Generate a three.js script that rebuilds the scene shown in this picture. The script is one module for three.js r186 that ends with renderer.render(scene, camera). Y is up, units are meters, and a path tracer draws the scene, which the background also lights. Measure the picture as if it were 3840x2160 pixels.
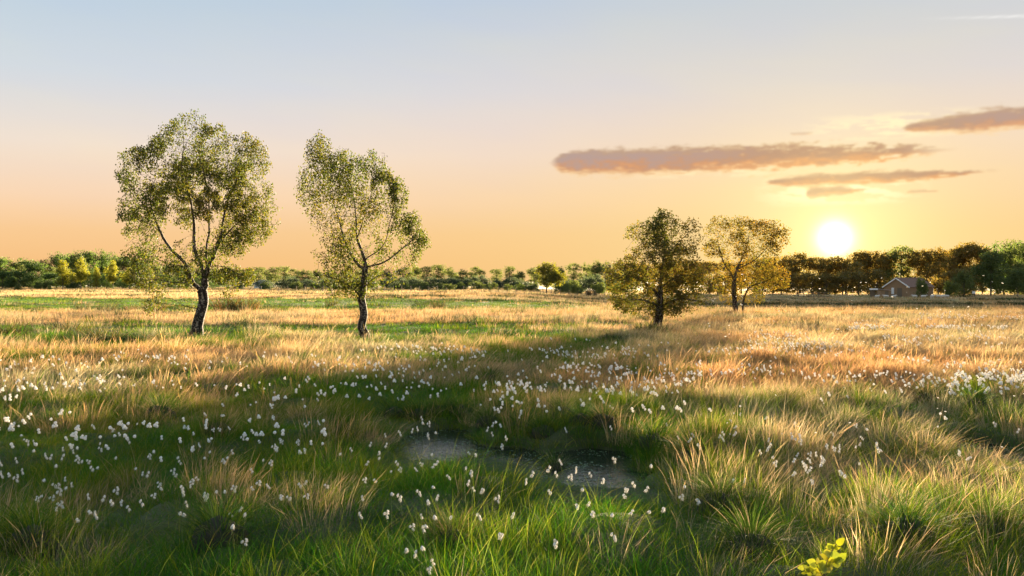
import * as THREE from 'three';
import { mergeGeometries, mergeVertices } from 'three/addons/utils/BufferGeometryUtils.js';

// ---------------------------------------------------------------- camera, sky, sun, exposure
const EYE = 1.9, F = 3325, CX = 1920, HZ = 1054;             // eye height in metres; the photograph's focal length and horizon in its pixels
const scene = new THREE.Scene();
const camera = new THREE.PerspectiveCamera(2 * Math.atan(1080 / F) * 180 / Math.PI, 16 / 9, 0.1, 9000);
camera.position.set(0, EYE, 0);
camera.lookAt(0, EYE - (1080 - HZ) / F * 100, -100);
const renderer = new THREE.WebGLRenderer({ antialias: true });
renderer.setSize(1024, 576);
renderer.toneMapping = THREE.LinearToneMapping;
renderer.toneMappingExposure = 11.0;
renderer.shadowMap.enabled = true;

const SUN_AZ = Math.atan((3130 - CX) / F), SUN_EL = 2.6 * Math.PI / 180;
const sunDir = new THREE.Vector3(Math.sin(SUN_AZ) * Math.cos(SUN_EL), Math.sin(SUN_EL), -Math.cos(SUN_AZ) * Math.cos(SUN_EL));
const sun = new THREE.DirectionalLight(new THREE.Color().setRGB(1, 0.77, 0.49), 5);
sun.position.copy(sunDir).multiplyScalar(600);
sun.castShadow = true;
sun.shadow.radius = 4;                                      // a low sun in hazy air
sun.shadow.mapSize.set(4096, 4096);
Object.assign(sun.shadow.camera, { left: -120, right: 120, top: 40, bottom: -20, near: 1, far: 1200 });
scene.add(sun, sun.target);

// ---------------------------------------------------------------- small tools
function rng(seed) { let a = seed >>> 0; return () => { a = (a + 0x6D2B79F5) >>> 0; let t = a; t = Math.imul(t ^ (t >>> 15), t | 1); t ^= t + Math.imul(t ^ (t >>> 7), t | 61); return ((t ^ (t >>> 14)) >>> 0) / 4294967296; }; }
const clamp = (x, a = 0, b = 1) => Math.min(b, Math.max(a, x));
const ss = (a, b, x) => { const t = clamp((x - a) / (b - a)); return t * t * (3 - 2 * t); };
const lerp = (a, b, t) => a + (b - a) * t;
function hash2(i, j) { let h = Math.imul(i, 374761393) + Math.imul(j, 668265263); h = Math.imul(h ^ (h >>> 13), 1274126177); return ((h ^ (h >>> 16)) >>> 0) / 4294967296; }
function vnoise(x, y) { const i = Math.floor(x), j = Math.floor(y), u = x - i, v = y - j, a = u * u * (3 - 2 * u), b = v * v * (3 - 2 * v); return lerp(lerp(hash2(i, j), hash2(i + 1, j), a), lerp(hash2(i, j + 1), hash2(i + 1, j + 1), a), b) * 2 - 1; }
function fbm(x, y, o = 4) { let s = 0, a = 0.5; for (let k = 0; k < o; k++) { s += a * vnoise(x, y); x = x * 2.03 + 17.1; y = y * 2.03 - 9.7; a *= 0.5; } return s; }
const lin = (c) => { c /= 255; return c <= 0.04045 ? c / 12.92 : ((c + 0.055) / 1.055) ** 2.4; };
const rgbLin = (r, g, b) => [lin(r), lin(g), lin(b)];
const taken = new Map();
function numbered(name) { const n = taken.get(name) ?? 0; taken.set(name, n + 1); return n ? `${name}_${String(n).padStart(3, '0')}` : name; }
function tag(o, label, category, group, kind) { o.userData = { label, category }; if (group) o.userData.group = group; if (kind) o.userData.kind = kind; return o; }
function thing(name, label, category, group) { const o = new THREE.Group(); o.name = numbered(name); scene.add(o); return tag(o, label, category, group); }
function part(name, geometry, material, parent) { const m = new THREE.Mesh(geometry, material); m.name = name; m.castShadow = m.receiveShadow = true; parent.add(m); return m; }
function copyOf(proto, name, label, category, group) { const c = proto.clone(); c.name = numbered(name); scene.add(c); return tag(c, label, category, group); }
const ORD = ['first', 'second', 'third', 'fourth', 'fifth', 'sixth', 'seventh', 'eighth', 'ninth', 'tenth', 'eleventh', 'twelfth', 'thirteenth', 'fourteenth', 'fifteenth', 'sixteenth', 'seventeenth', 'eighteenth', 'nineteenth', 'twentieth', 'twenty-first', 'twenty-second', 'twenty-third', 'twenty-fourth', 'twenty-fifth', 'twenty-sixth', 'twenty-seventh', 'twenty-eighth', 'twenty-ninth', 'thirtieth'];
const at = (px, d) => [(px - CX) / F * d, -d];                // ground x, z of a measured place
const groundDepth = (py) => EYE * F / (py - HZ);

// ---------------------------------------------------------------- sky (air and clouds)
{
  const EXPOSE = renderer.toneMappingExposure, W = 4096, Hh = 2048, data = new Float32Array(W * Hh * 4);
  const D = 180 / Math.PI;
  const stops = [[0, 246, 188, 124], [1.2, 248, 194, 132], [3, 250, 203, 150], [5, 250, 216, 184], [8, 240, 226, 212], [12, 210, 220, 226], [18, 178, 204, 226], [35, 182, 208, 230], [90, 184, 210, 232]].map(([e, r, g, b]) => [e, ...rgbLin(r, g, b)]);
  // each cloud: centre azimuth, elevation, half width, half height (degrees), left roundness, depth of tone
  const pxAz = (px) => Math.atan((px - CX) / F) * D, pxEl = (px, py) => Math.atan((HZ - py) / F * Math.cos(Math.atan((px - CX) / F))) * D;
  const spans = [
    [2065, 3560, 545, 648, 1.0, 0.20, 0.92, -6], [2870, 3730, 640, 690, 0.3, 0.45, 0.9, -10], [3020, 3260, 696, 742, 0.7, 0.5, 0.8, -14], [3380, 4200, 406, 488, 0.14, 0.3, 0.85, -14],
    [3400, 3520, 712, 724, 0.6, 0.5, 0.5, 0], [2960, 3080, 496, 506, 0.6, 0.5, 0.35, 0], [4700, 5600, 500, 620, 0.8, 0.4, 0.85, 10], [-900, -1900, 620, 700, 0.8, 0.4, 0.6, 0],
  ];
  const clouds = spans.map(([x0, x1, y0, y1, blunt, taper, dens, tilt]) => {
    const a0 = pxAz(Math.min(x0, x1)), a1 = pxAz(Math.max(x0, x1)), xm = (x0 + x1) / 2;
    return { a0, a1, el: pxEl(xm, (y0 + y1) / 2), hh: (y1 - y0) / 2 / F * D, blunt, taper, dens, tilt: tilt / F * D };
  });
  const veils = [[2820, 3500, 650, 770, 0.9], [3000, 3750, 420, 520, 0.75], [2350, 3000, 630, 668, 0.5]].map(([x0, x1, y0, y1, s]) => ({ a: (pxAz(x0) + pxAz(x1)) / 2, w: (pxAz(x1) - pxAz(x0)) / 2, el: pxEl((x0 + x1) / 2, (y0 + y1) / 2), h: (y1 - y0) / 2 / F * D, s }));
  const trail = { a0: pxAz(3405), e0: pxEl(3405, 73), a1: pxAz(4300), e1: pxEl(4300, 40) };
  const below = stops[0].slice(1);
  for (let j = 0; j < Hh; j++) {
    const e = ((j + 0.5) / Hh - 0.5) * 180, er = e / D;
    let k = 0; while (k < stops.length - 2 && e > stops[k + 1][0]) k++;
    const t = clamp((e - stops[k][0]) / (stops[k + 1][0] - stops[k][0]));
    const base = [1, 2, 3].map((c) => lerp(stops[k][c], stops[k + 1][c], t));
    for (let i = 0; i < W; i++) {
      const o = (j * W + i) * 4; data[o + 3] = 1;
      if (e <= 0) { data[o] = below[0] * 0.12; data[o + 1] = below[1] * 0.12; data[o + 2] = below[2] * 0.12; continue; }
      const phi = ((i + 0.5) / W - 0.5) * 2 * Math.PI, dx = Math.cos(er) * Math.cos(phi), dy = Math.sin(er), dz = Math.cos(er) * Math.sin(phi);
      const az = Math.atan2(dx, -dz) * D, cosS = clamp(dx * sunDir.x + dy * sunDir.y + dz * sunDir.z, -1, 1), s = Math.acos(cosS) * D;
      // warm glow round the sun, wider along the horizon
      const sh = Math.hypot((az - SUN_AZ * D) * 0.62, (e - SUN_EL * D) * 1.0);
      const g1 = Math.exp(-((sh / 9) ** 1.4)), g2 = Math.exp(-((s / 4.0) ** 1.4)), g3 = Math.exp(-((s / 0.72) ** 1.6)), g4 = Math.exp(-((sh / 22) ** 2));
      const away = ss(60, 170, s);
      let r = lerp(base[0], base[0] * 0.93, away), g = lerp(base[1], base[1] * 0.96, away), b = lerp(base[2], base[2] * 1.0, away);
      r = lerp(r, 0.97, 0.55 * g4 * (1 - 0.3 * ss(6, 18, e))); g = lerp(g, lerp(0.63, 0.66, ss(4, 14, e)), 0.5 * g4); b = lerp(b, lerp(0.22, 0.62, ss(3, 12, e)), 0.5 * g4);
      r += 0.05 * g1; g = lerp(g, 0.78, 0.7 * g1); b = lerp(b, 0.36, 0.6 * g1);
      const air = e < 40 ? 1 + 0.035 * fbm(az * 0.12 + 70, e * 0.55 + az * 0.05, 4) * ss(0, 6, e) : 1;
      let cr = r * air, cg = g * (1 + (air - 1) * 0.7), cb = b * (2 - air);
      for (const v of veils) {
        const u = (az - v.a) / v.w, w = (e - v.el) / v.h; if (Math.abs(u) > 1 || Math.abs(w) > 1) continue;
        const n = fbm(az * 0.9 + 3, e * 5.5 + az * 0.35, 5), m = ss(-0.06, 0.3, n + 0.1) * (1 - u * u) * (1 - w * w) * v.s;
        cr = lerp(cr, 1.15, m); cg = lerp(cg, 0.98, m); cb = lerp(cb, 0.58, m);
      }
      for (const c of clouds) {
        if (az < c.a0 - 1 || az > c.a1 + 1 || Math.abs(e - c.el) > c.hh * 2 + 0.7) continue;
        const u = (az - c.a0) / (c.a1 - c.a0), ec = c.el - (u - 0.5) * c.tilt;
        const env = Math.min(1, Math.sqrt(clamp(u / (0.06 / c.blunt)))) * (u > 0.55 ? Math.pow(clamp((1 - u) / 0.45), c.taper + 0.4) : 1);
        const wx = az + 0.5 * fbm(az * 0.9 + 5, e * 2.2, 3), we = e + 0.12 * fbm(az * 0.5 + 31, e * 3, 3);
        const streak = fbm(wx * 0.75, we * 6.5 + 40, 5), fine = fbm(wx * 2.2 + 9, we * 13 + 3, 4), lump = fbm(wx * 1.7 + 21, we * 3.4, 4);
        const hh = c.hh * Math.max(env, 0.12), v = (e - ec + 0.1 * c.hh * (u - 0.5)) / hh, ragged = lerp(0.5, 1.4, ss(0.25, 0.95, u));
        const body = 1 - Math.abs(v) + ragged * (0.55 * streak + 0.4 * fine + 0.35 * lump) + 0.14, m = c.dens * ss(0.0, 0.42, body) * ss(-0.01, 0.03, u) * ss(1.03, 0.88, u);
        if (m <= 0) continue;
        const near = Math.exp(-((s / 10) ** 2)), low = ss(0.4, -1.0, v + lump * 0.7 + fine * 0.4), thin = ss(0.75, 0.1, body);
        const top = [lin(166), lin(132), lin(118)], bot = [lin(234), lin(162), lin(104)], rim = [1.08, 0.80, 0.42];
        const q = clamp(low * 0.8 + near * 0.35), k2 = thin * clamp(0.25 + 0.6 * low + near * 0.5) * 0.85;
        cr = lerp(cr, lerp(lerp(top[0], bot[0], q), rim[0], k2), m); cg = lerp(cg, lerp(lerp(top[1], bot[1], q), rim[1], k2), m); cb = lerp(cb, lerp(lerp(top[2], bot[2], q), rim[2], k2), m);
      }
      const tu = (az - trail.a0) / (trail.a1 - trail.a0);
      if (tu > 0 && tu < 1) { const te = Math.abs(e - lerp(trail.e0, trail.e1, tu)); const m = Math.exp(-((te / 0.05) ** 2)) * ss(0, 0.55, tu) * 0.85; cr = lerp(cr, 0.98, m); cg = lerp(cg, 0.96, m); cb = lerp(cb, 0.93, m); }
      cr += 0.45 * g2; cg += 0.42 * g2; cb += 0.16 * g2;
      cr += 5 * g3; cg += 4.4 * g3; cb += 2.6 * g3;
      data[o] = cr / EXPOSE; data[o + 1] = cg / EXPOSE; data[o + 2] = cb / EXPOSE;
    }
  }
  const tex = new THREE.DataTexture(data, W, Hh, THREE.RGBAFormat, THREE.FloatType);
  tex.mapping = THREE.EquirectangularReflectionMapping; tex.magFilter = THREE.LinearFilter; tex.needsUpdate = true;
  scene.background = tex; scene.environment = tex;
}

// ---------------------------------------------------------------- the lie of the land
const WATER = -0.105;
const pools = [[...at(1645, 10.9), 0.44, 0.95], [...at(2230, 9.6), 0.52, 0.9], [...at(1900, 10.3), 0.34, 0.3], [...at(2040, 9.9), 0.3, 0.3], [...at(3680, 10.6), 0.35, 0.5]];
const poolSide = (x, z) => { let w = 0; for (const [px, pz, rx, rz] of pools) w = Math.max(w, ss(1.0, 0.3, Math.hypot((x - px) / (rx + 0.6), (z - pz - 0.9) / (rz + 1.1)))); return Math.max(w, ss(0.55, 0.2, Math.hypot(x - 1.82, z + 5.05))); }; // low growth on the near side of the pools
function wet(x, z) { let w = 0; const j = 0.22 * vnoise(x * 3.1, z * 3.1); for (const [px, pz, rx, rz] of pools) w = Math.max(w, 1.35 - Math.hypot((x - px) / rx, (z - pz) / rz) + j); return w; } // above about 0.35: open water
function heightAt(x, z) {
  const d = Math.hypot(x, z), near = 1 - ss(45, 110, d);
  let h = near * (0.05 * fbm(x * 0.42 + 3, z * 0.42, 2) + 0.06 * fbm(x * 1.3 - 7, z * 1.3 + 2, 3) + 0.10 * ss(0.05, 0.55, vnoise(x * 1.15 + 40, z * 0.95 - 3) + 0.35 * vnoise(x * 2.9, z * 2.9)) * (1 - ss(18, 32, d))) + 0.08 * fbm(x * 0.03, z * 0.03, 2) * ss(30, 120, d);
  h -= 1.25 * ss(-6, 22, x) * ss(42, 110, -z) + 0.5 * ss(110, 260, -z); // the land falls away gently to the right
  if (d < 16) h = lerp(h, -0.09, 0.85 * poolSide(x, z));
  const w = wet(x, z);
  if (w > -0.2) h = lerp(h, Math.min(h, WATER - 0.12), ss(-0.05, 0.45, w)) ;
  return h;
}
// what grows where: shares of green grass, yellow-green grass, straw, tawny grass, dark rush or heath, short turf
const heath = [[-13, -104, 6, 7], [-60, -150, 26, 9], [-30, -128, 9, 6], [8, -108, 14, 4], [22, -100, 9, 5], [14, -132, 12, 7], [36, -118, 16, 6], [-34, -190, 24, 8], [44, -90, 14, 4], [70, -120, 22, 6], [92, -150, 25, 7], [-52, -112, 10, 4], [2, -86, 9, 2.5], [60, -60, 12, 3], [30, -64, 6, 2]];
function zone(x, z) {
  const d = -z, s = x / Math.max(d, 1), n = fbm(x * 0.34 + 11, z * 0.34 - 5, 3) * 2, n2 = fbm(x * 0.12 - 4, z * 0.12 + 8, 3) * 2, n3 = fbm(x * 0.035 + 2, z * 0.02, 3) * 2;
  const right = ss(0.05, 0.34, s + 0.08 * n2);
  let g = 0, y = 0, st = 0, t = 0, r = 0, l = 0;
  const a1 = ss(14, 17.5, d + 2 * n), a2 = ss(24, 28, d + 3 * n2), a3 = ss(35, 40, d + 4 * n2), a4 = ss(51, 56, d + 3 * n3), a5 = ss(96, 104, d + 9 * n3), a6 = ss(185, 215, d);
  const mix = (k, G, Y, S, T, R, L) => { g = lerp(g, G, k); y = lerp(y, Y, k); st = lerp(st, S, k); t = lerp(t, T, k); r = lerp(r, R, k); l = lerp(l, L, k); };
  const p = ss(0.0, 0.5, n), fr = ss(9.5, 7, d);
  mix(1, lerp(0.72, 0.46, p), lerp(0.27, 0.40, p), lerp(0.01, 0.14, p), 0.0, 0, 0);
  mix(right * 0.9, lerp(0.28, 0.14, p) + 0.25 * fr, 0.40 + 0.12 * fr, lerp(0.2, 0.36, p) - 0.12 * fr, lerp(0.06, 0.12, p), 0, 0);
  mix(a1 * (1 - right), lerp(0.55, 0.16, ss(-0.3, 0.4, n)), 0.26, lerp(0.16, 0.5, ss(-0.3, 0.4, n)), 0.03, 0, 0);
  mix(a1 * right, 0.08, 0.14, 0.36, 0.42, 0, 0);
  mix(a2 * (1 - right), lerp(0.40, 0.3, p), 0.14, lerp(0.0, 0.2, p), 0.0, 0.05, lerp(0.5, 0.3, p));
  mix(a2 * right, 0.05, 0.1, 0.38, 0.44, 0.03, 0);
  mix(a3 * (1 - right), lerp(0.18, 0.03, p), 0.06, 0.72, 0.08, 0.04, 0.03);
  mix(a3 * right, 0.03, 0.06, 0.42, 0.46, 0.03, 0);
  const lawn = ss(9, 1, x - 0.02 * d + 3 * n2);
  mix(a4 * lawn, 0.03, 0.05, 0.02, 0, 0.03, 0.9);
  mix(a5, 0.04, 0.05, 0.74 - 0.2 * right, 0.10 + 0.2 * right, 0.05, 0.03);
  mix(a6, 0.05, 0.08, 0.82, 0.02, 0.0, 0.05);
  for (const [hx, hz, rx, rz] of heath) { const q = ss(1.15, 0.7, Math.hypot((x - hx) / rx, (z - hz) / rz) + 0.3 * n); if (q > 0) mix(q * 0.85, 0.12, 0.02, 0.08, 0.03, 0.75, 0); }
  return [Math.max(0, g), Math.max(0, y), Math.max(0, st), Math.max(0, t), Math.max(0, r), Math.max(0, l)];
}
const TONE = [[0.060, 0.178, 0.006], [0.150, 0.195, 0.008], [0.50, 0.37, 0.20], [0.42, 0.275, 0.13], [0.045, 0.062, 0.022], [0.10, 0.18, 0.020]];
{ // ground: one sheet, fine where it is near
  const rings = [], nA = 260; for (let d = 1.5; d < 14; d += 0.13) rings.push(d); for (let d = 14; d < 4200; d *= 1.022) rings.push(d);
  const pos = [], col = [], uv = [], idx = [];
  rings.forEach((d) => {
    for (let i = 0; i <= nA; i++) {
      const a = lerp(-1, 1, i / nA) * 0.92, x = Math.sin(a) * d, z = -Math.cos(a) * d, y = heightAt(x, z);
      pos.push(x, y, z); uv.push(x / 2, z / 2);
      const w = zone(x, z), tot = w.reduce((p, q) => p + q, 1e-6), soil = clamp(1 - ss(50, 110, d), 0, 1), n = 1 + 0.35 * fbm(x * 2.2, z * 2.2, 3);
      const c = [0, 1, 2].map((k) => w.reduce((p, q, j) => p + q * TONE[j][k], 0) / tot * 0.8), peat = [0.045, 0.042, 0.018];
      for (let k = 0; k < 3; k++) col.push(lerp(c[k], peat[k], soil * 0.85) * n);
    }
  });
  for (let j = 0; j < rings.length - 1; j++) for (let i = 0; i < nA; i++) { const a = j * (nA + 1) + i, b = a + nA + 1; idx.push(a, a + 1, b, b, a + 1, b + 1); }
  const g = new THREE.BufferGeometry(); g.setAttribute('position', new THREE.Float32BufferAttribute(pos, 3)); g.setAttribute('color', new THREE.Float32BufferAttribute(col, 3)); g.setAttribute('uv', new THREE.Float32BufferAttribute(uv, 2)); g.setIndex(idx); g.computeVertexNormals();
  const N = 512, px = new Uint8Array(N * N * 4); for (let j = 0; j < N; j++) for (let i = 0; i < N; i++) { const v = 128 + 120 * fbm(i / 9, j / 9, 4), o = (j * N + i) * 4; px[o] = px[o + 1] = px[o + 2] = clamp(v, 0, 255); px[o + 3] = 255; }
  const bump = new THREE.DataTexture(px, N, N); bump.wrapS = bump.wrapT = THREE.RepeatWrapping; bump.magFilter = THREE.LinearFilter; bump.needsUpdate = true;
  const m = new THREE.Mesh(g, new THREE.MeshStandardMaterial({ vertexColors: true, roughness: 1, bumpMap: bump, bumpScale: 0.03 }));
  m.name = 'ground'; m.receiveShadow = true; scene.add(m);
  tag(m, 'peaty heath ground with moss and soil under the grass', 'ground', null, 'structure');
  // water of the bog pools
  const wg = new THREE.PlaneGeometry(9.5, 5.4, 1, 1).rotateX(-Math.PI / 2); const uvw = wg.attributes.uv; for (let i = 0; i < uvw.count; i++) uvw.setXY(i, uvw.getX(i) * 9.5, uvw.getY(i) * 5.4);
  const wpx = new Uint8Array(N * N * 4); for (let j = 0; j < N; j++) for (let i = 0; i < N; i++) { const v = 128 + 110 * fbm(i / 26, j / 11, 3), o = (j * N + i) * 4; wpx[o] = wpx[o + 1] = wpx[o + 2] = clamp(v, 0, 255); wpx[o + 3] = 255; }
  const ripple = new THREE.DataTexture(wpx, N, N); ripple.wrapS = ripple.wrapT = THREE.RepeatWrapping; ripple.magFilter = THREE.LinearFilter; ripple.needsUpdate = true;
  const w = new THREE.Mesh(wg, new THREE.MeshPhysicalMaterial({ color: new THREE.Color().setRGB(0.012, 0.018, 0.012), roughness: 0.03, ior: 1.33, bumpMap: ripple, bumpScale: 0.004 }));
  w.position.set(2.6, WATER, -9.7); w.name = 'pool_water'; w.receiveShadow = true; scene.add(w);
  tag(w, 'dark still water of the bog pools between tussocks', 'water', null, 'structure');
}

// ---------------------------------------------------------------- grass
function leafy(color, through = 0.45, rough = 0.75, extra = {}) { return new THREE.MeshPhysicalMaterial({ color: new THREE.Color().setRGB(...color), roughness: rough, transmission: through, thickness: 0, side: THREE.DoubleSide, ...extra }); }
const grassMat = leafy([1, 1, 1], 0.5, 0.8, { vertexColors: true, specularIntensity: 0.12 });
class Strips { // blades and stems as tapering strips, with one tone each
  constructor() { this.p = []; this.c = []; this.i = []; }
  blade(pts, w, side, tone, keep = 0) {
    const n = pts.length, base = this.p.length / 3;
    pts.forEach((q, k) => {
      const t = k / (n - 1), ww = w * (k === n - 1 ? keep : 1 - 0.55 * t) / 2;
      if (k === n - 1 && !keep) { this.p.push(q[0], q[1], q[2]); this.c.push(tone[0], tone[1], tone[2]); } else {
        this.p.push(q[0] - side[0] * ww, q[1] - side[1] * ww, q[2] - side[2] * ww, q[0] + side[0] * ww, q[1] + side[1] * ww, q[2] + side[2] * ww);
        this.c.push(...tone, ...tone);
      }
      if (k < n - 1) { const a = base + 2 * k; if (k === n - 2 && !keep) this.i.push(a, a + 1, a + 2); else this.i.push(a, a + 1, a + 2, a + 2, a + 1, a + 3); }
    });
  }
  geometry() { const g = new THREE.BufferGeometry(); g.setAttribute('position', new THREE.Float32BufferAttribute(this.p, 3)); g.setAttribute('color', new THREE.Float32BufferAttribute(this.c, 3)); g.setIndex(this.i); return g; }
}
function clump(seed, { n, r, h, hv, w, arch, lean = 0, seg = 3, head = 0, second, share = 0 }) {
  const R = rng(seed), S = new Strips();
  for (let k = 0; k < n; k++) {
    const a = R() * 6.283, q = Math.sqrt(R()), bx = Math.cos(a) * q * r, bz = Math.sin(a) * q * r, H = h * (1 - hv + 2 * hv * R()) * (R() < 0.1 ? 1.6 : 1);
    const out = arch * (0.35 + q * 0.9) * (0.5 + R()), da = a + (R() - 0.5) * 1.6, ox = Math.cos(da) * out + lean * (0.6 + 0.8 * R()), oz = Math.sin(da) * out, droop = 0.25 + 0.5 * R();
    const pts = []; for (let j = 0; j <= seg; j++) { const t = j / seg, b = t * t; pts.push([bx + ox * H * (0.35 * t + 0.65 * b), H * (t - droop * Math.hypot(ox, oz) * 0.55 * b), bz + oz * H * (0.35 * t + 0.65 * b)]); }
    const sa = R() * 6.283, v = 0.68 + 0.64 * R(), alt = second && R() < share, tone = alt ? second.map((x) => x * v) : [v * (0.9 + 0.25 * R()), v, v * (0.75 + 0.4 * R())];
    S.blade(pts, w * (0.7 + 0.6 * R()), [Math.cos(sa), 0, Math.sin(sa)], tone);
    if (head && R() < head) { // a narrow flower head at the tip
      const e = pts[seg], f = pts[seg - 1], L = 0.12 + 0.1 * R(), dx = e[0] - f[0], dy = e[1] - f[1], dz = e[2] - f[2], l = Math.hypot(dx, dy, dz);
      S.blade([[e[0] - dx / l * L, e[1] - dy / l * L, e[2] - dz / l * L], [e[0] - dx / l * L * 0.5, e[1] - dy / l * L * 0.5, e[2] - dz / l * L * 0.5], e], w * 2.2, [Math.cos(sa), 0, Math.sin(sa)], tone);
    }
  }
  return S.geometry();
}
// [name, label, category, shape near, shape middle, shape far]
const kinds = [
  ['green_grass', 'lush fine green marsh grass', { n: 72, r: 0.175, h: 0.155, hv: 0.6, w: 0.0034, arch: 0.75, second: [4.6, 1.9, 9], share: 0.07 }],
  ['yellow_green_grass', 'sunlit yellow-green marsh grass', { n: 68, r: 0.175, h: 0.185, hv: 0.6, w: 0.0034, arch: 0.6, lean: 0.1, second: [2.6, 1.7, 7], share: 0.1 }],
  ['straw_grass', 'tall dry straw-coloured grass', { n: 84, r: 0.21, h: 0.235, hv: 0.45, w: 0.0026, arch: 0.35, lean: 0.22, head: 0.3 }],
  ['tawny_grass', 'tawny brown dry grass', { n: 84, r: 0.21, h: 0.21, hv: 0.45, w: 0.0028, arch: 0.45, lean: 0.25, head: 0.2 }],
  ['dark_rush', 'dark green rush and heath growth', { n: 120, r: 0.22, h: 0.25, hv: 0.4, w: 0.005, arch: 0.6 }],
  ['short_turf', 'short grazed bright green turf', { n: 130, r: 0.24, h: 0.055, hv: 0.4, w: 0.005, arch: 0.6 }],
];
const LOD = [{ to: 14, gap: 0.165, seg: 3, wide: 1, grow: 1, name: 'near' }, { to: 30, gap: 0.25, seg: 3, wide: 1.7, grow: 1.4, name: 'middle' }, { to: 66, gap: 0.52, seg: 2, wide: 3.6, grow: 2.4, name: 'farther' }, { to: 140, gap: 1.15, seg: 2, wide: 8, grow: 5, name: 'distant' }, { to: 330, gap: 2.5, seg: 2, wide: 18, grow: 10, name: 'farthest' }];
const placed = kinds.map(() => LOD.map(() => []));
{
  const R = rng(77);
  LOD.forEach((L, li) => {
    const from = li ? LOD[li - 1].to : 4.2;
    for (let d = from; d < L.to; d += L.gap) {
      const half = 0.66 * d + 1.0;
      for (let x = -half; x < half; x += L.gap) {
        const X = x + (R() - 0.5) * L.gap * 1.3, Z = -(d + (R() - 0.5) * L.gap * 1.3), pick = R(), keep = R(), turn = R(), size = R(), tint = R();
        if (d < 14 && heightAt(X, Z) < WATER + 0.012 - 0.03 * keep) continue;
        const w = zone(X, Z); let tot = 0; for (const q of w) tot += q; let c = 0, k = 0; for (; k < 5; k++) { c += w[k] / tot; if (pick < c) break; }
        placed[k][li].push([X, Z, turn, size, tint]);
      }
    }
  });
  for (let i = 0; i < 6000; i++) { const X = lerp(-2.2, 6.6, R()), Z = -lerp(7.6, 13, R()), a = R(), b = R(), c = R(), w = wet(X, Z), h = heightAt(X, Z); if (w > 0.02 && h > WATER - 0.01 && poolSide(X, Z) < 0.75) placed[a < 0.75 ? 0 : 1][0].push([X, Z, b, c * 0.8, a]); } // close growth on the pool banks
  const M = new THREE.Matrix4(), Q = new THREE.Quaternion(), E = new THREE.Euler(), V = new THREE.Vector3(), SC = new THREE.Vector3(), C = new THREE.Color();
  kinds.forEach(([name, label, shape], k) => LOD.forEach((L, li) => {
    const list = placed[k][li]; if (!list.length) return;
    const variants = li < 2 ? 3 : 2, where = ['in the foreground', 'in the middle of the heath', 'round the lone trees', 'across the far heath', 'at the far edge of the heath'][li];
    for (let v = 0; v < variants; v++) {
      const mine = list.filter((_, i) => i % variants === v); if (!mine.length) continue;
      const g = clump(100 + k * 31 + li * 7 + v, { ...shape, n: Math.round(shape.n * (li < 2 ? 1 : 0.75)), r: shape.r * L.grow, w: shape.w * L.wide, seg: L.seg, head: li < 2 ? shape.head : 0 });
      const im = new THREE.InstancedMesh(g, grassMat, mine.length);
      mine.forEach(([X, Z, turn, size, tint], i) => {
        const lying = shape.lean ? (turn - 0.5) * 1.8 - (X < 0 ? 0.5 : 0) : turn * 6.283, tall = Math.max(0.38, 0.62 + 0.42 * size + 0.5 * fbm(X * 0.7, Z * 0.7, 2) + 1.0 * fbm(X * 1.9 + 9, Z * 1.9, 2)) * (1 - 0.8 * poolSide(X, Z)), wide = 0.9 + 0.3 * tint;
        E.set((hash2(i, 3) - 0.5) * 0.2, lying, (hash2(i, 5) - 0.5) * 0.2); Q.setFromEuler(E); V.set(X, heightAt(X, Z) - 0.01, Z); SC.set(wide, tall, wide); M.compose(V, Q, SC); im.setMatrixAt(i, M);
        const b = 0.78 + 0.44 * tint, warm = fbm(X * 0.25 + 50, Z * 0.25, 2); const T = TONE[k];
        C.setRGB(T[0] * b * (1 + 0.35 * warm), T[1] * b, T[2] * b * (1 - 0.2 * warm)); im.setColorAt(i, C);
      });
      im.name = numbered(name); im.castShadow = im.receiveShadow = true; scene.add(im);
      tag(im, `${label} ${where}${variants > 1 ? ', ' + ['first', 'second', 'third'][v] + ' growth' : ''}`, 'grass', null, 'stuff');
    }
  }));
}


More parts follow.
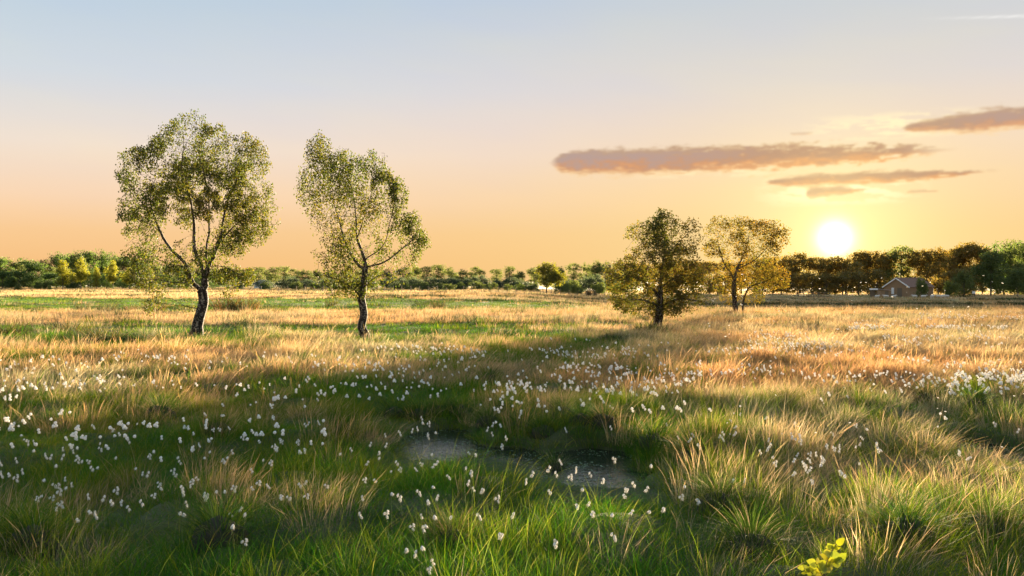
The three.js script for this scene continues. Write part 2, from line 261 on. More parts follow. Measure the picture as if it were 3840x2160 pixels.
// ---------------------------------------------------------------- tussocks round the pools and on the heath: things one can count
{
  const mound = (seed) => { const g0 = new THREE.IcosahedronGeometry(1, 3); g0.deleteAttribute('normal'); g0.deleteAttribute('uv'); const g = mergeVertices(g0), p = g.attributes.position; for (let i = 0; i < p.count; i++) { const x = p.getX(i), y = p.getY(i), z = p.getZ(i), f = 1 + 0.16 * vnoise(x * 2.3 + seed, z * 2.3 + y * 3); p.setXYZ(i, x * 0.21 * f, Math.max(-0.25, y * 0.24 * f), z * 0.21 * f); } g.computeVertexNormals(); return g; };
  const peat = new THREE.MeshStandardMaterial({ color: new THREE.Color().setRGB(0.030, 0.026, 0.013), roughness: 1 });
  const tuft = (seed, tone, second, share, h = 0.42) => {
    const R = rng(seed), S = new Strips();
    for (let k = 0; k < 430; k++) {
      const a = R() * 6.283, q = Math.sqrt(R()), bx = Math.cos(a) * q * 0.17, bz = Math.sin(a) * q * 0.17, H = h * (0.55 + 0.6 * R()), out = (0.25 + 0.95 * q) * (0.6 + 0.6 * R()), y0 = 0.2 * Math.sqrt(Math.max(0, 1 - q * q)), droop = 0.3 + 0.6 * R();
      const da = a + (R() - 0.5) * 0.9, pts = []; for (let j = 0; j <= 4; j++) { const t = j / 4, b = t * t; pts.push([bx + Math.cos(da) * out * H * (0.4 * t + 0.6 * b), y0 + H * (t - droop * out * 0.8 * b), bz + Math.sin(da) * out * H * (0.4 * t + 0.6 * b)]); }
      const sa = R() * 6.283, v = 0.65 + 0.7 * R(), c = R() < share ? second : tone; S.blade(pts, 0.0042 * (0.7 + 0.6 * R()), [Math.cos(sa), 0, Math.sin(sa)], c.map((x) => x * v));
    }
    return S.geometry();
  };
  const protos = [[[0.038, 0.10, 0.012], TONE[1], 0.25], [[0.07, 0.125, 0.014], TONE[2], 0.12], [[0.05, 0.085, 0.014], TONE[3], 0.25]].map(([tone, second, share], i) => {
    const o = new THREE.Group(); part('mound', mound(i + 5), peat, o); part('blades', tuft(i + 60, tone, second, share), grassMat, o); return o;
  });
  // measured places: photograph x, depth, size, kind, what sets it apart
  const list = [
    [1480, 12.5, 1.25, 0, 'broad dark green tussock at the left end of the pool bank'], [1570, 12.35, 1.2, 0, 'dark tussock on the bank behind the left pool, second from the left'], [1650, 12.5, 1.3, 0, 'tall black-green tussock directly behind the left pool'], [1730, 12.4, 1.25, 0, 'dark tussock at the right end of the left pool bank'],
    [1830, 11.6, 1.1, 1, 'green tussock just right of the left pool'], [1890, 12.3, 1.0, 0, 'small dark tussock on the bank above the middle channel'], [1955, 11.35, 1.2, 0, 'upright tussock with black base in the middle of the channel'], [2035, 10.75, 1.15, 0, 'dark-footed tussock left of the right pool'],
    [2110, 11.7, 1.2, 1, 'bushy green tussock behind the right pool, leftmost'], [2180, 11.0, 1.1, 0, 'dark tussock on the far rim of the right pool'], [2265, 10.9, 1.25, 2, 'spreading yellow-green tussock behind the right pool'], [2330, 11.8, 1.1, 1, 'green tussock farther back above the right pool'],
    [2445, 10.15, 1.45, 0, 'big round dark tussock standing right of the right pool'], [2375, 9.4, 0.6, 0, 'very small dark tussock at the right tip of the pool'], [2080, 9.5, 0.8, 1, 'low tussock in front of the channel between the pools'], [1290, 10.9, 1.2, 0, 'domed tussock with dark shadowed front left of the left pool'],
    [820, 10.6, 1.2, 0, 'dark tussock among cotton grass left of centre'], [600, 12.2, 1.4, 1, 'tall pale-tipped tussock in the left foreground grass'], [230, 11.4, 1.2, 0, 'dark tussock near the left edge behind the cotton grass'], [820, 6.3, 1.3, 0, 'large dark tussock at the bottom of the photo, left of centre'],
    [120, 6.0, 1.2, 0, 'dark tussock in the bottom left corner'], [1180, 7.4, 1.0, 1, 'green tussock in the centre-left foreground below the cotton grass'], [1700, 6.3, 1.0, 2, 'tussock mixed with dry stems at the bottom centre'], [2700, 7.3, 1.2, 1, 'bright green tussock in the foreground right of centre'],
    [2820, 6.2, 1.2, 1, 'yellow-green tussock at the bottom, left of the sapling'], [3400, 6.2, 1.25, 0, 'bright green tussock at the bottom, right of the sapling'], [3700, 6.6, 1.25, 1, 'green tussock near the bottom right corner'], [3480, 13.6, 1.4, 2, 'dark olive tussock in the golden grass at right'],
    [3660, 12.8, 1.4, 0, 'broad dark green tussock in the golden grass near the right edge'], [2950, 13.2, 1.3, 2, 'olive tussock below the sun in the golden grass'], [1830, 16.5, 1.5, 0, 'green tussock in the cotton grass band at mid field'], [1150, 19, 1.5, 0, 'dark tussock in straw grass between the two birches'], [2600, 9.3, 1.2, 2, 'tussock with tawny stems right of the round dark tussock'],
  ];
  list.forEach(([px, d, size, kind, label], i) => {
    const [x, z] = at(px, d), o = copyOf(protos[kind], 'grass_tussock', label, 'tussock', 'tussocks in the bog grass');
    o.position.set(x, Math.max(heightAt(x, z), WATER - 0.03) - 0.03, z); o.rotation.y = hash2(i, 9) * 6.28; o.scale.set(size, size * (d > 9.6 && d < 13 && px > 1400 && px < 2600 ? 0.72 : 0.8), size).multiplyScalar(0.75);
  });
  // rush clumps on the short turf and round the trees
  const rushG = [0, 1].map((v) => clump(900 + v, { n: 150, r: 0.34, h: 0.62, hv: 0.4, w: 0.016, arch: 0.5, seg: 3, second: [3.2, 1.7, 1.2], share: 0.3 }));
  const rushMat = [leafy([0.06, 0.075, 0.022], 0.4, 0.8, { vertexColors: true, specularIntensity: 0.3 }), leafy([0.10, 0.085, 0.03], 0.4, 0.8, { vertexColors: true, specularIntensity: 0.3 })];
  const rushes = [[845, 1168, 1.5, 1, 'left half of the large brown rush clump on the short turf'], [900, 1168, 1.5, 0, 'middle of the large rush clump on the short turf'], [935, 1165, 1.2, 1, 'dark right end of the large rush clump on the turf'], [402, 1172, 1.0, 0, 'single round rush clump on the turf left of the big birch'], [312, 1168, 0.8, 0, 'small pale rush clump on the turf, left of the round one'], [488, 1170, 0.6, 1, 'tiny brown rush clump on the turf near the big birch'],
    [1245, 1150, 0.9, 0, 'dark rush clump on the turf behind the small birch, left'], [1640, 1160, 1.0, 0, 'low rush clump on the turf right of the small birch'], [580, 1170, 1.2, 1, 'brown rush clump under the drooping branch of the big birch'], [15, 1255, 0.9, 0, 'dark clump at the left edge of the near turf'], [50, 1255, 0.9, 0, 'dark clump second from the left edge of the near turf'],
    [325, 1268, 0.9, 0, 'leftmost of the dark clumps on the turf left of the birch trunk'], [370, 1278, 0.9, 0, 'middle dark clump on the turf left of the birch trunk'], [415, 1282, 0.9, 0, 'rightmost dark clump on the turf left of the birch trunk'], [260, 1245, 1.0, 0, 'dark clump behind the near turf at far left'], [615, 1290, 0.9, 0, 'dark clump just left of the big birch foot'], [1140, 1305, 0.8, 0, 'dark clump in the turf left of the small birch foot'], [1370, 1310, 0.8, 0, 'dark flat clump directly in front of the small birch']];
  rushes.forEach(([px, py, s, kind, label], i) => {
    const [x, z] = at(px, groundDepth(py)), m = new THREE.Mesh(rushG[i % 2], rushMat[kind]); m.name = numbered('rush_clump'); m.castShadow = m.receiveShadow = true; m.position.set(x, heightAt(x, z) - 0.02, z); m.rotation.y = i * 1.7; m.scale.set(s * 1.3, s * (py < 1200 ? 1.1 : 0.7), s * 1.3); scene.add(m); tag(m, label, 'rush clump', 'rush clumps on the turf');
  });
}

// ---------------------------------------------------------------- cotton grass
{
  const fluff = (seed) => { // a drooping white tuft with loose hairs
    const g0 = new THREE.IcosahedronGeometry(1, 4); g0.deleteAttribute('normal'); g0.deleteAttribute('uv'); const g = mergeVertices(g0), p = g.attributes.position; for (let i = 0; i < p.count; i++) { const x = p.getX(i), y = p.getY(i), z = p.getZ(i), f = 1 + 0.26 * vnoise(x * 2.6 + seed * 3, y * 2.6 + z * 2.2) + 0.2 * vnoise(x * 8 + z * 5, y * 3 + seed), narrow = 1 - 0.42 * ss(-0.2, 1, y); p.setXYZ(i, x * 0.0155 * f * narrow, (y - 0.9) * 0.0215 * f, z * 0.0155 * f * narrow); } g.computeVertexNormals(); return g;
  };
  const hairy = (seed) => { // silky hairs fanning out and down round the tuft's core
    const R2 = rng(seed * 71), S = new Strips(); for (let k = 0; k < 64; k++) { const a = R2() * 6.283, o = 0.006 + 0.016 * R2(), L2 = 0.026 + 0.026 * R2(), c = Math.cos(a), q = Math.sin(a); S.blade([[c * 0.003, 0.002, q * 0.003], [c * o * 0.8, -L2 * 0.45, q * o * 0.8], [c * o + 0.004 * R2(), -L2, q * o]], 0.0026, [-q, 0, c], [1, 1, 1]); }
    const g = S.geometry(); g.deleteAttribute('color'); g.computeVertexNormals(); const core = fluff(seed); core.scale(0.72, 0.85, 0.72); return mergeGeometries([core, g]);
  };
  const fluffs = [hairy(1), hairy(2), hairy(3)];
  const stemTo = (x, y, z) => { const c = new THREE.CatmullRomCurve3([new THREE.Vector3(0, -0.02, 0), new THREE.Vector3(x * 0.25, y * 0.5, z * 0.25), new THREE.Vector3(x, y, z)]); return new THREE.TubeGeometry(c, 5, 0.0019, 4); };
  const cotton = leafy([0.86, 0.84, 0.80], 0.35, 1, { specularIntensity: 0.1 }), stemMat = leafy([0.12, 0.16, 0.04], 0.1, 0.8);
  const shapes = [[[0, 0, 0, 1], [0.016, -0.030, 0.004, 1.15]], [[-0.012, 0, 0, 1], [0.014, -0.016, 0.006, 1.1], [0.002, -0.045, -0.004, 1.2]], [[0, 0, 0, 1.2]], [[-0.016, -0.01, 0.004, 1], [0.016, -0.004, 0, 1.05], [0.004, 0.012, -0.006, 0.9], [0.0, -0.042, 0.004, 1.1]], [[0.004, 0, 0, 0.95], [-0.01, -0.034, 0, 1.15]]];
  const tops = [[0.05, 0.42, 0.02], [-0.03, 0.40, 0.03], [0.07, 0.44, -0.02], [0.02, 0.39, 0.04], [-0.05, 0.43, 0]];
  const protos = shapes.map((tufts, i) => { const o = new THREE.Group(); part('stem', stemTo(...tops[i]), stemMat, o); tufts.forEach(([x, y, z, s], k) => { const t = part('tuft', fluffs[(i + k) % 3], cotton, o); t.position.set(tops[i][0] + x, tops[i][1] + y, tops[i][2] + z); t.scale.setScalar(s * 0.85); t.rotation.set(0.3 * (k - 1), k * 2, 0.35 * (k % 2 ? 1 : -1)); }); return o; });
  const R = rng(4242), near = []; // clusters as measured: centre x and y in the photograph, spread, number, which patch
  const clusters = [[330, 1760, 300, 90, 52, 'the broad left foreground patch'], [150, 1690, 170, 40, 18, 'the patch by the left edge'], [520, 1850, 350, 110, 34, 'the lower left foreground patch'], [900, 1690, 180, 80, 30, 'the dense patch left of the pools'], [560, 1560, 450, 50, 14, 'the thin row at upper left'], [90, 1480, 120, 60, 16, 'the far patch by the left edge'], [1660, 1760, 150, 60, 24, 'the patch before the left pool'], [1480, 1960, 90, 90, 5, 'the few at the lower centre'], [1780, 1870, 330, 60, 20, 'the row below the pools'], [2240, 1760, 110, 50, 14, 'the patch before the right pool'], [2100, 1920, 260, 70, 8, 'the scattered few at bottom centre'], [1600, 1990, 40, 80, 7, 'the lowest group at bottom centre'], [1880, 1550, 420, 40, 24, 'the row behind the pools'], [1500, 1640, 140, 70, 9, 'the group left of the left pool'], [2990, 1650, 110, 60, 22, 'the golden patch below the sun'], [3060, 1740, 60, 30, 13, 'the lower golden patch below the sun'], [3190, 1680, 70, 60, 10, 'the group straight under the sun'], [2640, 1590, 90, 45, 12, 'the group right of the pools'], [3420, 1720, 130, 50, 6, 'the few in straw at right'], [3720, 1580, 120, 30, 4, 'the few by the right edge'], [2700, 1830, 70, 40, 3, 'the three at lower right of centre']];
  const gauss = () => (R() + R() + R() - 1.5) * 1.1;
  for (const [cx, cy, sx, sy, n, where] of clusters) for (let k = 0; k < n; k++) {
    const px = cx + gauss() * sx * 1.9, py = clamp(cy + gauss() * sy * 1.8, 1420, 2110), head = 0.22 + 0.09 * R();
    const d = (EYE - head) * F / (py - HZ), [x, z] = at(px, d); if (px < -60 || px > 3900) continue;
    near.push([x, z, head, Math.floor(R() * 5), R(), where]);
  }
  near.sort((a, b) => b[1] - a[1]); near.length = Math.min(near.length, 300);
  for (const patch of new Set(near.map((q) => q[5]))) {
    const mine = near.filter((q) => q[5] === patch).sort((a, b) => a[0] / -a[1] - b[0] / -b[1]);
    mine.forEach(([x, z, head, kind, r], i) => {
      const n = mine.length, place = i < n / 2 ? `${ORD[i]} from left` : `${ORD[n - 1 - i]} from right`;
      const o = copyOf(protos[kind], 'cotton_grass_stalk', `white cotton grass stalk, ${place} in ${patch}`, 'cotton grass', `cotton grass in ${patch}`);
      const y = Math.max(heightAt(x, z), WATER), top = Math.max(0.18, head - y); o.position.set(x, y - 0.01, z); o.rotation.y = (r - 0.5) * 3; const s = 0.58 + 0.3 * r; o.scale.set(s, clamp(top / 0.42, 0.5, 0.85), s);
    });
  }
  // the many more beyond: one growth nobody could count
  const paint = (g, c) => { const a = new Float32Array(g.attributes.position.count * 3); for (let i = 0; i < a.length; i += 3) { a[i] = c[0]; a[i + 1] = c[1]; a[i + 2] = c[2]; } g = g.index ? g.toNonIndexed() : g.clone(); const b = new Float32Array(g.attributes.position.count * 3); for (let i = 0; i < b.length; i += 3) { b[i] = c[0]; b[i + 1] = c[1]; b[i + 2] = c[2]; } g.setAttribute('color', new THREE.BufferAttribute(b, 3)); g.deleteAttribute('uv'); return g; };
  const puff = (x, y, z, s) => { const g = new THREE.IcosahedronGeometry(1, 1), p = g.attributes.position; for (let i = 0; i < p.count; i++) { const a = p.getX(i), b = p.getY(i), c = p.getZ(i), f = 1 + 0.3 * vnoise(a * 2.5 + x * 90, b * 2.5 + c * 2); p.setXYZ(i, a * 0.019 * f * s + x, b * 0.024 * f * s + y, c * 0.019 * f * s + z); } g.computeVertexNormals(); return g; };
  const far = [0, 1, 2].map((v) => mergeGeometries([paint(stemTo(0.04, 0.42, 0.01), [0.13, 0.15, 0.05]), ...[[0, 0.40], [0.02, 0.36], [-0.018, 0.37]].slice(0, v + 1).map(([x, y], k) => paint(puff(0.04 + x, y, 0.01 * k, 1.1), [0.86, 0.84, 0.80]))]));
  const spots = [], add = (cx, cy, sx, sy, n) => { for (let k = 0; k < n; k++) { const px = cx + (R() * 2 - 1) * sx, py = cy + gauss() * sy; if (py < 1150) continue; const head = 0.2 + 0.07 * R(), d = (EYE - head) * F / (py - HZ), [x, z] = at(px, d); if (fbm(x * 0.5 + 30, z * 0.5, 2) > -0.18 + 0.25 * R()) if (R() < 0.85) spots.push([x, z]); } };
  add(2000, 1315, 620, 22, 260); add(1500, 1390, 330, 45, 110); add(2900, 1330, 900, 40, 520); add(3300, 1290, 500, 40, 900); add(3480, 1226, 300, 10, 620); add(3700, 1185, 260, 14, 300); add(2600, 1390, 500, 35, 200); add(3450, 1400, 480, 50, 520); add(3780, 1440, 220, 30, 190); add(1150, 1480, 500, 60, 150); add(300, 1430, 400, 70, 170); add(900, 1360, 900, 40, 130); add(600, 1620, 620, 70, 90); add(2700, 1520, 900, 50, 130); add(2250, 1450, 400, 50, 160); add(2000, 1290, 200, 12, 60); add(3050, 1250, 300, 20, 260);
  const M = new THREE.Matrix4(), Q = new THREE.Quaternion(), E = new THREE.Euler(), mat = leafy([1, 1, 1], 0.35, 1, { vertexColors: true, specularIntensity: 0.1 });
  far.forEach((g, v) => { const mine = spots.filter((_, i) => i % 3 === v), im = new THREE.InstancedMesh(g, mat, mine.length); mine.forEach(([x, z], i) => { const s = 0.5 + 0.28 * hash2(i, v); E.set(0, (hash2(i, 8) - 0.5) * 3, 0); Q.setFromEuler(E); M.compose(new THREE.Vector3(x, heightAt(x, z), z), Q, new THREE.Vector3(s * 1.1, s, s * 1.1)); im.setMatrixAt(i, M); }); im.name = numbered('cotton_grass_field'); im.castShadow = im.receiveShadow = true; scene.add(im); tag(im, `countless white cotton grass dots in the middle and far heath, ${['single', 'paired', 'tripled'][v]} tufts`, 'cotton grass', null, 'stuff'); });
  // duckweed floating on the pools
  const disc = new THREE.CircleGeometry(0.009, 6).rotateX(-Math.PI / 2), dots = [];
  for (let k = 0; k < 18000; k++) { const x = lerp(-1.9, 6.6, R()), z = -lerp(7.2, 12.6, R()); if (wet(x, z) > 0.12 && fbm(x * 4, z * 6, 3) + 0.35 * fbm(x * 14, z * 14, 2) > 0.08 - 0.2 * R()) dots.push([x, z]); }
  const im = new THREE.InstancedMesh(disc, leafy([0.10, 0.17, 0.05], 0.2, 0.6), dots.length); dots.forEach(([x, z], i) => { E.set((hash2(i, 1) - 0.5) * 0.25, hash2(i, 2) * 6, (hash2(i, 4) - 0.5) * 0.25); Q.setFromEuler(E); const s = 0.6 + 0.9 * hash2(i, 7); M.compose(new THREE.Vector3(x, WATER + 0.004, z), Q, new THREE.Vector3(s, s, s)); im.setMatrixAt(i, M); });
  im.name = 'duckweed'; im.receiveShadow = true; scene.add(im); tag(im, 'pale duckweed floating on the bog pools', 'duckweed', null, 'stuff');
  // seed fluff and insects drifting in the light at right
  const fl = new THREE.IcosahedronGeometry(0.006, 0), n = 170, sw = new THREE.InstancedMesh(fl, cotton, n); for (let i = 0; i < n; i++) { const d = 7 + 26 * R() * R(), px = 2650 + 1250 * R(), [x, z] = at(px, d); E.set(0, R() * 6, R() - 0.5); Q.setFromEuler(E); M.compose(new THREE.Vector3(x, 0.5 + 1.5 * R(), z), Q, new THREE.Vector3(1.4 + R(), 0.7, 0.7)); sw.setMatrixAt(i, M); } sw.name = 'drifting_fluff'; scene.add(sw); tag(sw, 'tiny bright specks of fluff drifting over the golden grass', 'seed fluff', null, 'stuff');
}

// ---------------------------------------------------------------- the four lone trees: limbs grown towards the crown's measured volume
function tubeMesh(segs, sides = 6) { // segs: [ax,ay,az, ra, bx,by,bz, rb]
  const p = [], nn = [], idx = [], u = [], A = new THREE.Vector3(), B = new THREE.Vector3(), D = new THREE.Vector3(), U = new THREE.Vector3(), V = new THREE.Vector3();
  for (const [ax, ay, az, ra, bx, by, bz, rb] of segs) {
    A.set(ax, ay, az); B.set(bx, by, bz); D.subVectors(B, A); const len = D.length(); if (len < 1e-5) continue; D.divideScalar(len);
    U.set(Math.abs(D.y) > 0.9 ? 1 : 0, Math.abs(D.y) > 0.9 ? 0 : 1, 0).cross(D).normalize(); V.crossVectors(D, U);
    const base = p.length / 3, n = ra > 0.05 ? 10 : ra > 0.015 ? sides : 4;
    for (let e = 0; e < 2; e++) for (let k = 0; k <= n; k++) { const a = k / n * 6.28318, c = Math.cos(a), s = Math.sin(a), r = e ? rb : ra, q = e ? B : A, o = e ? rb * 0.35 : -ra * 0.35; const nx = U.x * c + V.x * s, ny = U.y * c + V.y * s, nz = U.z * c + V.z * s; p.push(q.x + nx * r + D.x * o, q.y + ny * r + D.y * o, q.z + nz * r + D.z * o); nn.push(nx, ny, nz); u.push(k / n * 6.283 * 0.2, (q.y + q.x * 0.3) * 1.0); }
    for (let k = 0; k < n; k++) { const a = base + k, b = a + n + 1; idx.push(a, a + 1, b, b, a + 1, b + 1); }
  }
  const g = new THREE.BufferGeometry(); g.setAttribute('position', new THREE.Float32BufferAttribute(p, 3)); g.setAttribute('normal', new THREE.Float32BufferAttribute(nn, 3)); g.setAttribute('uv', new THREE.Float32BufferAttribute(u, 2)); g.setIndex(idx); return g;
}
class Leaves {
  constructor() { this.p = []; this.c = []; this.i = []; }
  leaf(x, y, z, L, W, R, tone, hang = 0) { // a folded rhombus leaf
    const a = R() * 6.283, e = hang ? -0.5 - 0.9 * R() : (R() - 0.5) * 2.2, ce = Math.cos(e), dx = Math.cos(a) * ce, dy = Math.sin(e), dz = Math.sin(a) * ce, sa = R() * 6.283;
    let ux = -Math.sin(a), uy = 0, uz = Math.cos(a); const vx = dy * uz - dz * uy, vy = dz * ux - dx * uz, vz = dx * uy - dy * ux, c = Math.cos(sa), s = Math.sin(sa);
    ux = ux * c + vx * s; uy = uy * c + vy * s; uz = uz * c + vz * s;
    const b = this.p.length / 3, m = 0.42 * L; this.p.push(x, y, z, x + dx * m + ux * W / 2, y + dy * m + uy * W / 2, z + dz * m + uz * W / 2, x + dx * L, y + dy * L, z + dz * L, x + dx * m - ux * W / 2, y + dy * m - uy * W / 2, z + dz * m - uz * W / 2);
    for (let k = 0; k < 4; k++) this.c.push(tone[0], tone[1], tone[2]); this.i.push(b, b + 1, b + 2, b, b + 2, b + 3);
  }
  geometry() { const g = new THREE.BufferGeometry(); g.setAttribute('position', new THREE.Float32BufferAttribute(this.p, 3)); g.setAttribute('color', new THREE.Float32BufferAttribute(this.c, 3)); g.setIndex(this.i); return g; }
}
function barkTexture(seed, light, dark, amount) {
  const N = 256, M2 = 512, px = new Uint8Array(N * M2 * 4);
  for (let j = 0; j < M2; j++) for (let i = 0; i < N; i++) {
    const n = fbm(i / 14 + seed, j / 40, 4), m = fbm(i / 22 - seed, j / 6, 4), q = ss(-0.1, 0.16, n + m * 0.7 + amount), o = (j * N + i) * 4, f = 0.85 + 0.3 * hash2(i + seed, j);
    for (let k = 0; k < 3; k++) px[o + k] = clamp(lerp(light[k], dark[k], q) * f, 0, 255); px[o + 3] = 255;
  }
  const t = new THREE.DataTexture(px, N, M2); t.wrapS = t.wrapT = THREE.RepeatWrapping; t.magFilter = THREE.LinearFilter; t.colorSpace = THREE.SRGBColorSpace; t.needsUpdate = true; return t;
}
const birchBark = (() => { const t = barkTexture(3, [140, 132, 118], [34, 28, 23], 0.26); return new THREE.MeshStandardMaterial({ map: t, roughness: 0.95, bumpMap: t, bumpScale: -0.012 }); })();
const oakBark = (() => { const t = barkTexture(8, [120, 108, 92], [48, 40, 32], 0.12); return new THREE.MeshStandardMaterial({ map: t, roughness: 1, bumpMap: t, bumpScale: -0.015 }); })();
const leafMat = leafy([1, 1, 1], 0.58, 0.85, { vertexColors: true, specularIntensity: 0.4 });

function growTree(o, spec) {
  const { bx, by, d, stems, lobes, seed, leaf, perNode, tones, hang, trunkR, points, droop = 0, bark } = spec, R = rng(seed), k = d / F;
  const L = (px, py, z = 0) => new THREE.Vector3((px - bx) * k, (by - py) * k, z);
  const nodes = []; // {p, parent, kids, stem}
  const add = (p, parent, stem) => { nodes.push({ p, parent, kids: 0, stem }); if (parent >= 0) nodes[parent].kids++; return nodes.length - 1; };
  const STEP = 0.0033 * d, PIPE = 1.6;
  stems.forEach(([from, pts], si) => { // each stem starts at the nearest node of an earlier stem
    const c = new THREE.CatmullRomCurve3(pts.map(([x, y, z = 0]) => L(x, y, z))), n = Math.max(3, Math.round(c.getLength() / STEP)); let prev = -1;
    if (from >= 0) { let best = 1e9; nodes.forEach((q, i) => { const e = q.p.distanceTo(c.getPoint(0)); if (e < best) { best = e; prev = i; } }); }
    for (let i = prev < 0 ? 0 : 1; i <= n; i++) { const p = c.getPoint(i / n); p.x += 0.02 * vnoise(i * 0.4, si * 7); p.z += 0.03 * vnoise(i * 0.4, si * 7 + 50); prev = add(p, prev, si); }
  });
  const firstTwig = nodes.length; // side limbs off every stem
  for (let i = 0; i < firstTwig; i++) {
    const q = nodes[i]; if (q.stem < 1 || q.parent < 0 || (spec.bare ?? []).includes(q.stem) || R() > (spec.side ?? 0.13) || q.p.y < 0.2 * STEP * 30) continue;
    const dir = new THREE.Vector3().subVectors(q.p, nodes[q.parent].p).normalize(), a = R() * 6.283; dir.x += Math.cos(a) * 0.75; dir.z += Math.sin(a) * 0.75; dir.y += 0.1 + 0.25 * R(); dir.normalize();
    let prev = i; const n = 4 + Math.floor(R() * 7); for (let j = 0; j < n; j++) { dir.x += (R() - 0.5) * 0.3; dir.y += (R() - 0.5) * 0.25; dir.z += (R() - 0.5) * 0.3; dir.normalize(); prev = add(nodes[prev].p.clone().addScaledVector(dir, STEP), prev, -1); }
  }
  const top = Math.max(...lobes.map((l) => (by - l[1] + l[3]) * k));
  const attract = [], wsum = lobes.reduce((s, l) => s + l[2] * l[3] * (l[4] ?? 1), 0);
  for (const [cx, cy, rx, ry, w = 1, cz = 0] of lobes) { const n = Math.max(6, Math.round(points * rx * ry * w / wsum)); for (let i = 0; i < n; i++) { let x, y, z; do { x = R() * 2 - 1; y = R() * 2 - 1; z = R() * 2 - 1; } while (x * x + y * y + z * z > 1); attract.push({ p: L(cx + x * rx, cy + y * ry, (cz + z * rx * 0.9) * k), near: -1, dist: 1e9, done: false }); } }
  const consider = (from) => { for (const a of attract) if (!a.done) for (let i = from; i < nodes.length; i++) { const e = a.p.distanceToSquared(nodes[i].p); if (e < a.dist) { a.dist = e; a.near = i; } } };
  consider(0);
  for (let it = 0; it < 90; it++) {
    const pull = new Map(), from = nodes.length;
    for (const a of attract) if (!a.done && a.dist < 900 * STEP * STEP) { const v = new THREE.Vector3().subVectors(a.p, nodes[a.near].p).normalize(); const q = pull.get(a.near); if (q) q.add(v); else pull.set(a.near, v); }
    if (!pull.size) break;
    for (const [i, v] of pull) { if (nodes[i].kids > 3) continue; v.normalize(); v.x += (R() - 0.5) * 0.35; v.y += (R() - 0.5) * 0.35 - droop * 0.2; v.z += (R() - 0.5) * 0.35; add(nodes[i].p.clone().addScaledVector(v.normalize(), STEP), i, -1); }
    if (nodes.length === from || nodes.length > 14000) break;
    consider(from);
    for (const a of attract) if (!a.done && a.dist < 2.1 * STEP * STEP) a.done = true;
  }
  // pipe model for the radii
  const rad = new Float64Array(nodes.length); for (let i = nodes.length - 1; i >= 0; i--) { if (rad[i] === 0) rad[i] = 0.0042 ** PIPE; if (nodes[i].parent >= 0) rad[nodes[i].parent] += rad[i]; }
  const scale = trunkR / Math.pow(rad[0], 1 / PIPE), rr = (i) => Math.max(0.004, Math.pow(rad[i], 1 / PIPE) * scale * (nodes[i].stem === 0 && nodes.length ? 1 : 0.9) * lerp(1, 0.5, ss(0.3, 0.75, nodes[i].p.y / top)));
  const owner = new Int32Array(nodes.length), trunk = [], limbs = new Map(), twigs = [], size = new Map();
  nodes.forEach((q, i) => { if (q.stem === 0) owner[i] = -1; else owner[i] = q.parent >= 0 && owner[q.parent] === -1 ? i : owner[q.parent]; if (owner[i] >= 0) size.set(owner[i], (size.get(owner[i]) ?? 0) + 1); });
  nodes.forEach((q, i) => { if (q.parent < 0) return; const a = nodes[q.parent].p, b = q.p, flare = 1 + 0.5 * Math.exp(-a.y / 0.25) * (q.stem === 0 ? 1 : 0), flareB = 1 + 0.5 * Math.exp(-b.y / 0.25) * (q.stem === 0 ? 1 : 0); const ra = Math.min(rr(q.parent), rr(i) * 1.25), s = [a.x, a.y, a.z, ra * flare, b.x, b.y, b.z, rr(i) * flareB]; const w = owner[i]; if (w === -1) trunk.push(s); else if (size.get(w) > 60 && rr(i) > 0.009) (limbs.get(w) ?? limbs.set(w, []).get(w)).push(s); else twigs.push(s); });
  part('trunk', tubeMesh(trunk), bark, o); for (const s of limbs.values()) part('limb', tubeMesh(s), bark, o); if (twigs.length) part('twigs', tubeMesh(twigs), bark, o).userData.kind = 'stuff';
  const LV = new Leaves(), bare = spec.bare ?? [];
  nodes.forEach((q, i) => {
    if (rr(i) > 0.13 * STEP || bare.includes(q.stem)) return; const tip = q.kids === 0 ? 1.5 : 0.8, n = perNode * tip * clamp(0.85 + 2.6 * (fbm(q.p.x * 1.5 + seed, q.p.y * 1.5 + q.p.z * 1.1, 2)), 0.08, 2.2), cnt = Math.floor(n) + (R() < n % 1 ? 1 : 0), warm = fbm(q.p.x * 0.7 + seed, q.p.y * 0.7, 2);
    for (let j = 0; j < cnt; j++) { const t = tones[Math.floor(R() * tones.length)], v = 0.75 + 0.5 * R(), drop = hang ? R() * hang : 0, s = 1.1 * STEP; LV.leaf(q.p.x + (R() - 0.5) * 2 * s, q.p.y + (R() - 0.5) * 2 * s - drop, q.p.z + (R() - 0.5) * 2 * s, leaf * (0.7 + 0.6 * R()), leaf * 0.72 * (0.7 + 0.5 * R()), R, [t[0] * v * (1 + 0.3 * warm), t[1] * v, t[2] * v], hang ? 1 : 0); }
  });
  part('crown', LV.geometry(), leafMat, o);
  const x = (bx - CX) * k; o.position.set(x, spec.y0 ?? heightAt(x, -d), -d);
}
const birchTones = [[0.085, 0.095, 0.009], [0.062, 0.086, 0.009], [0.125, 0.11, 0.009]];
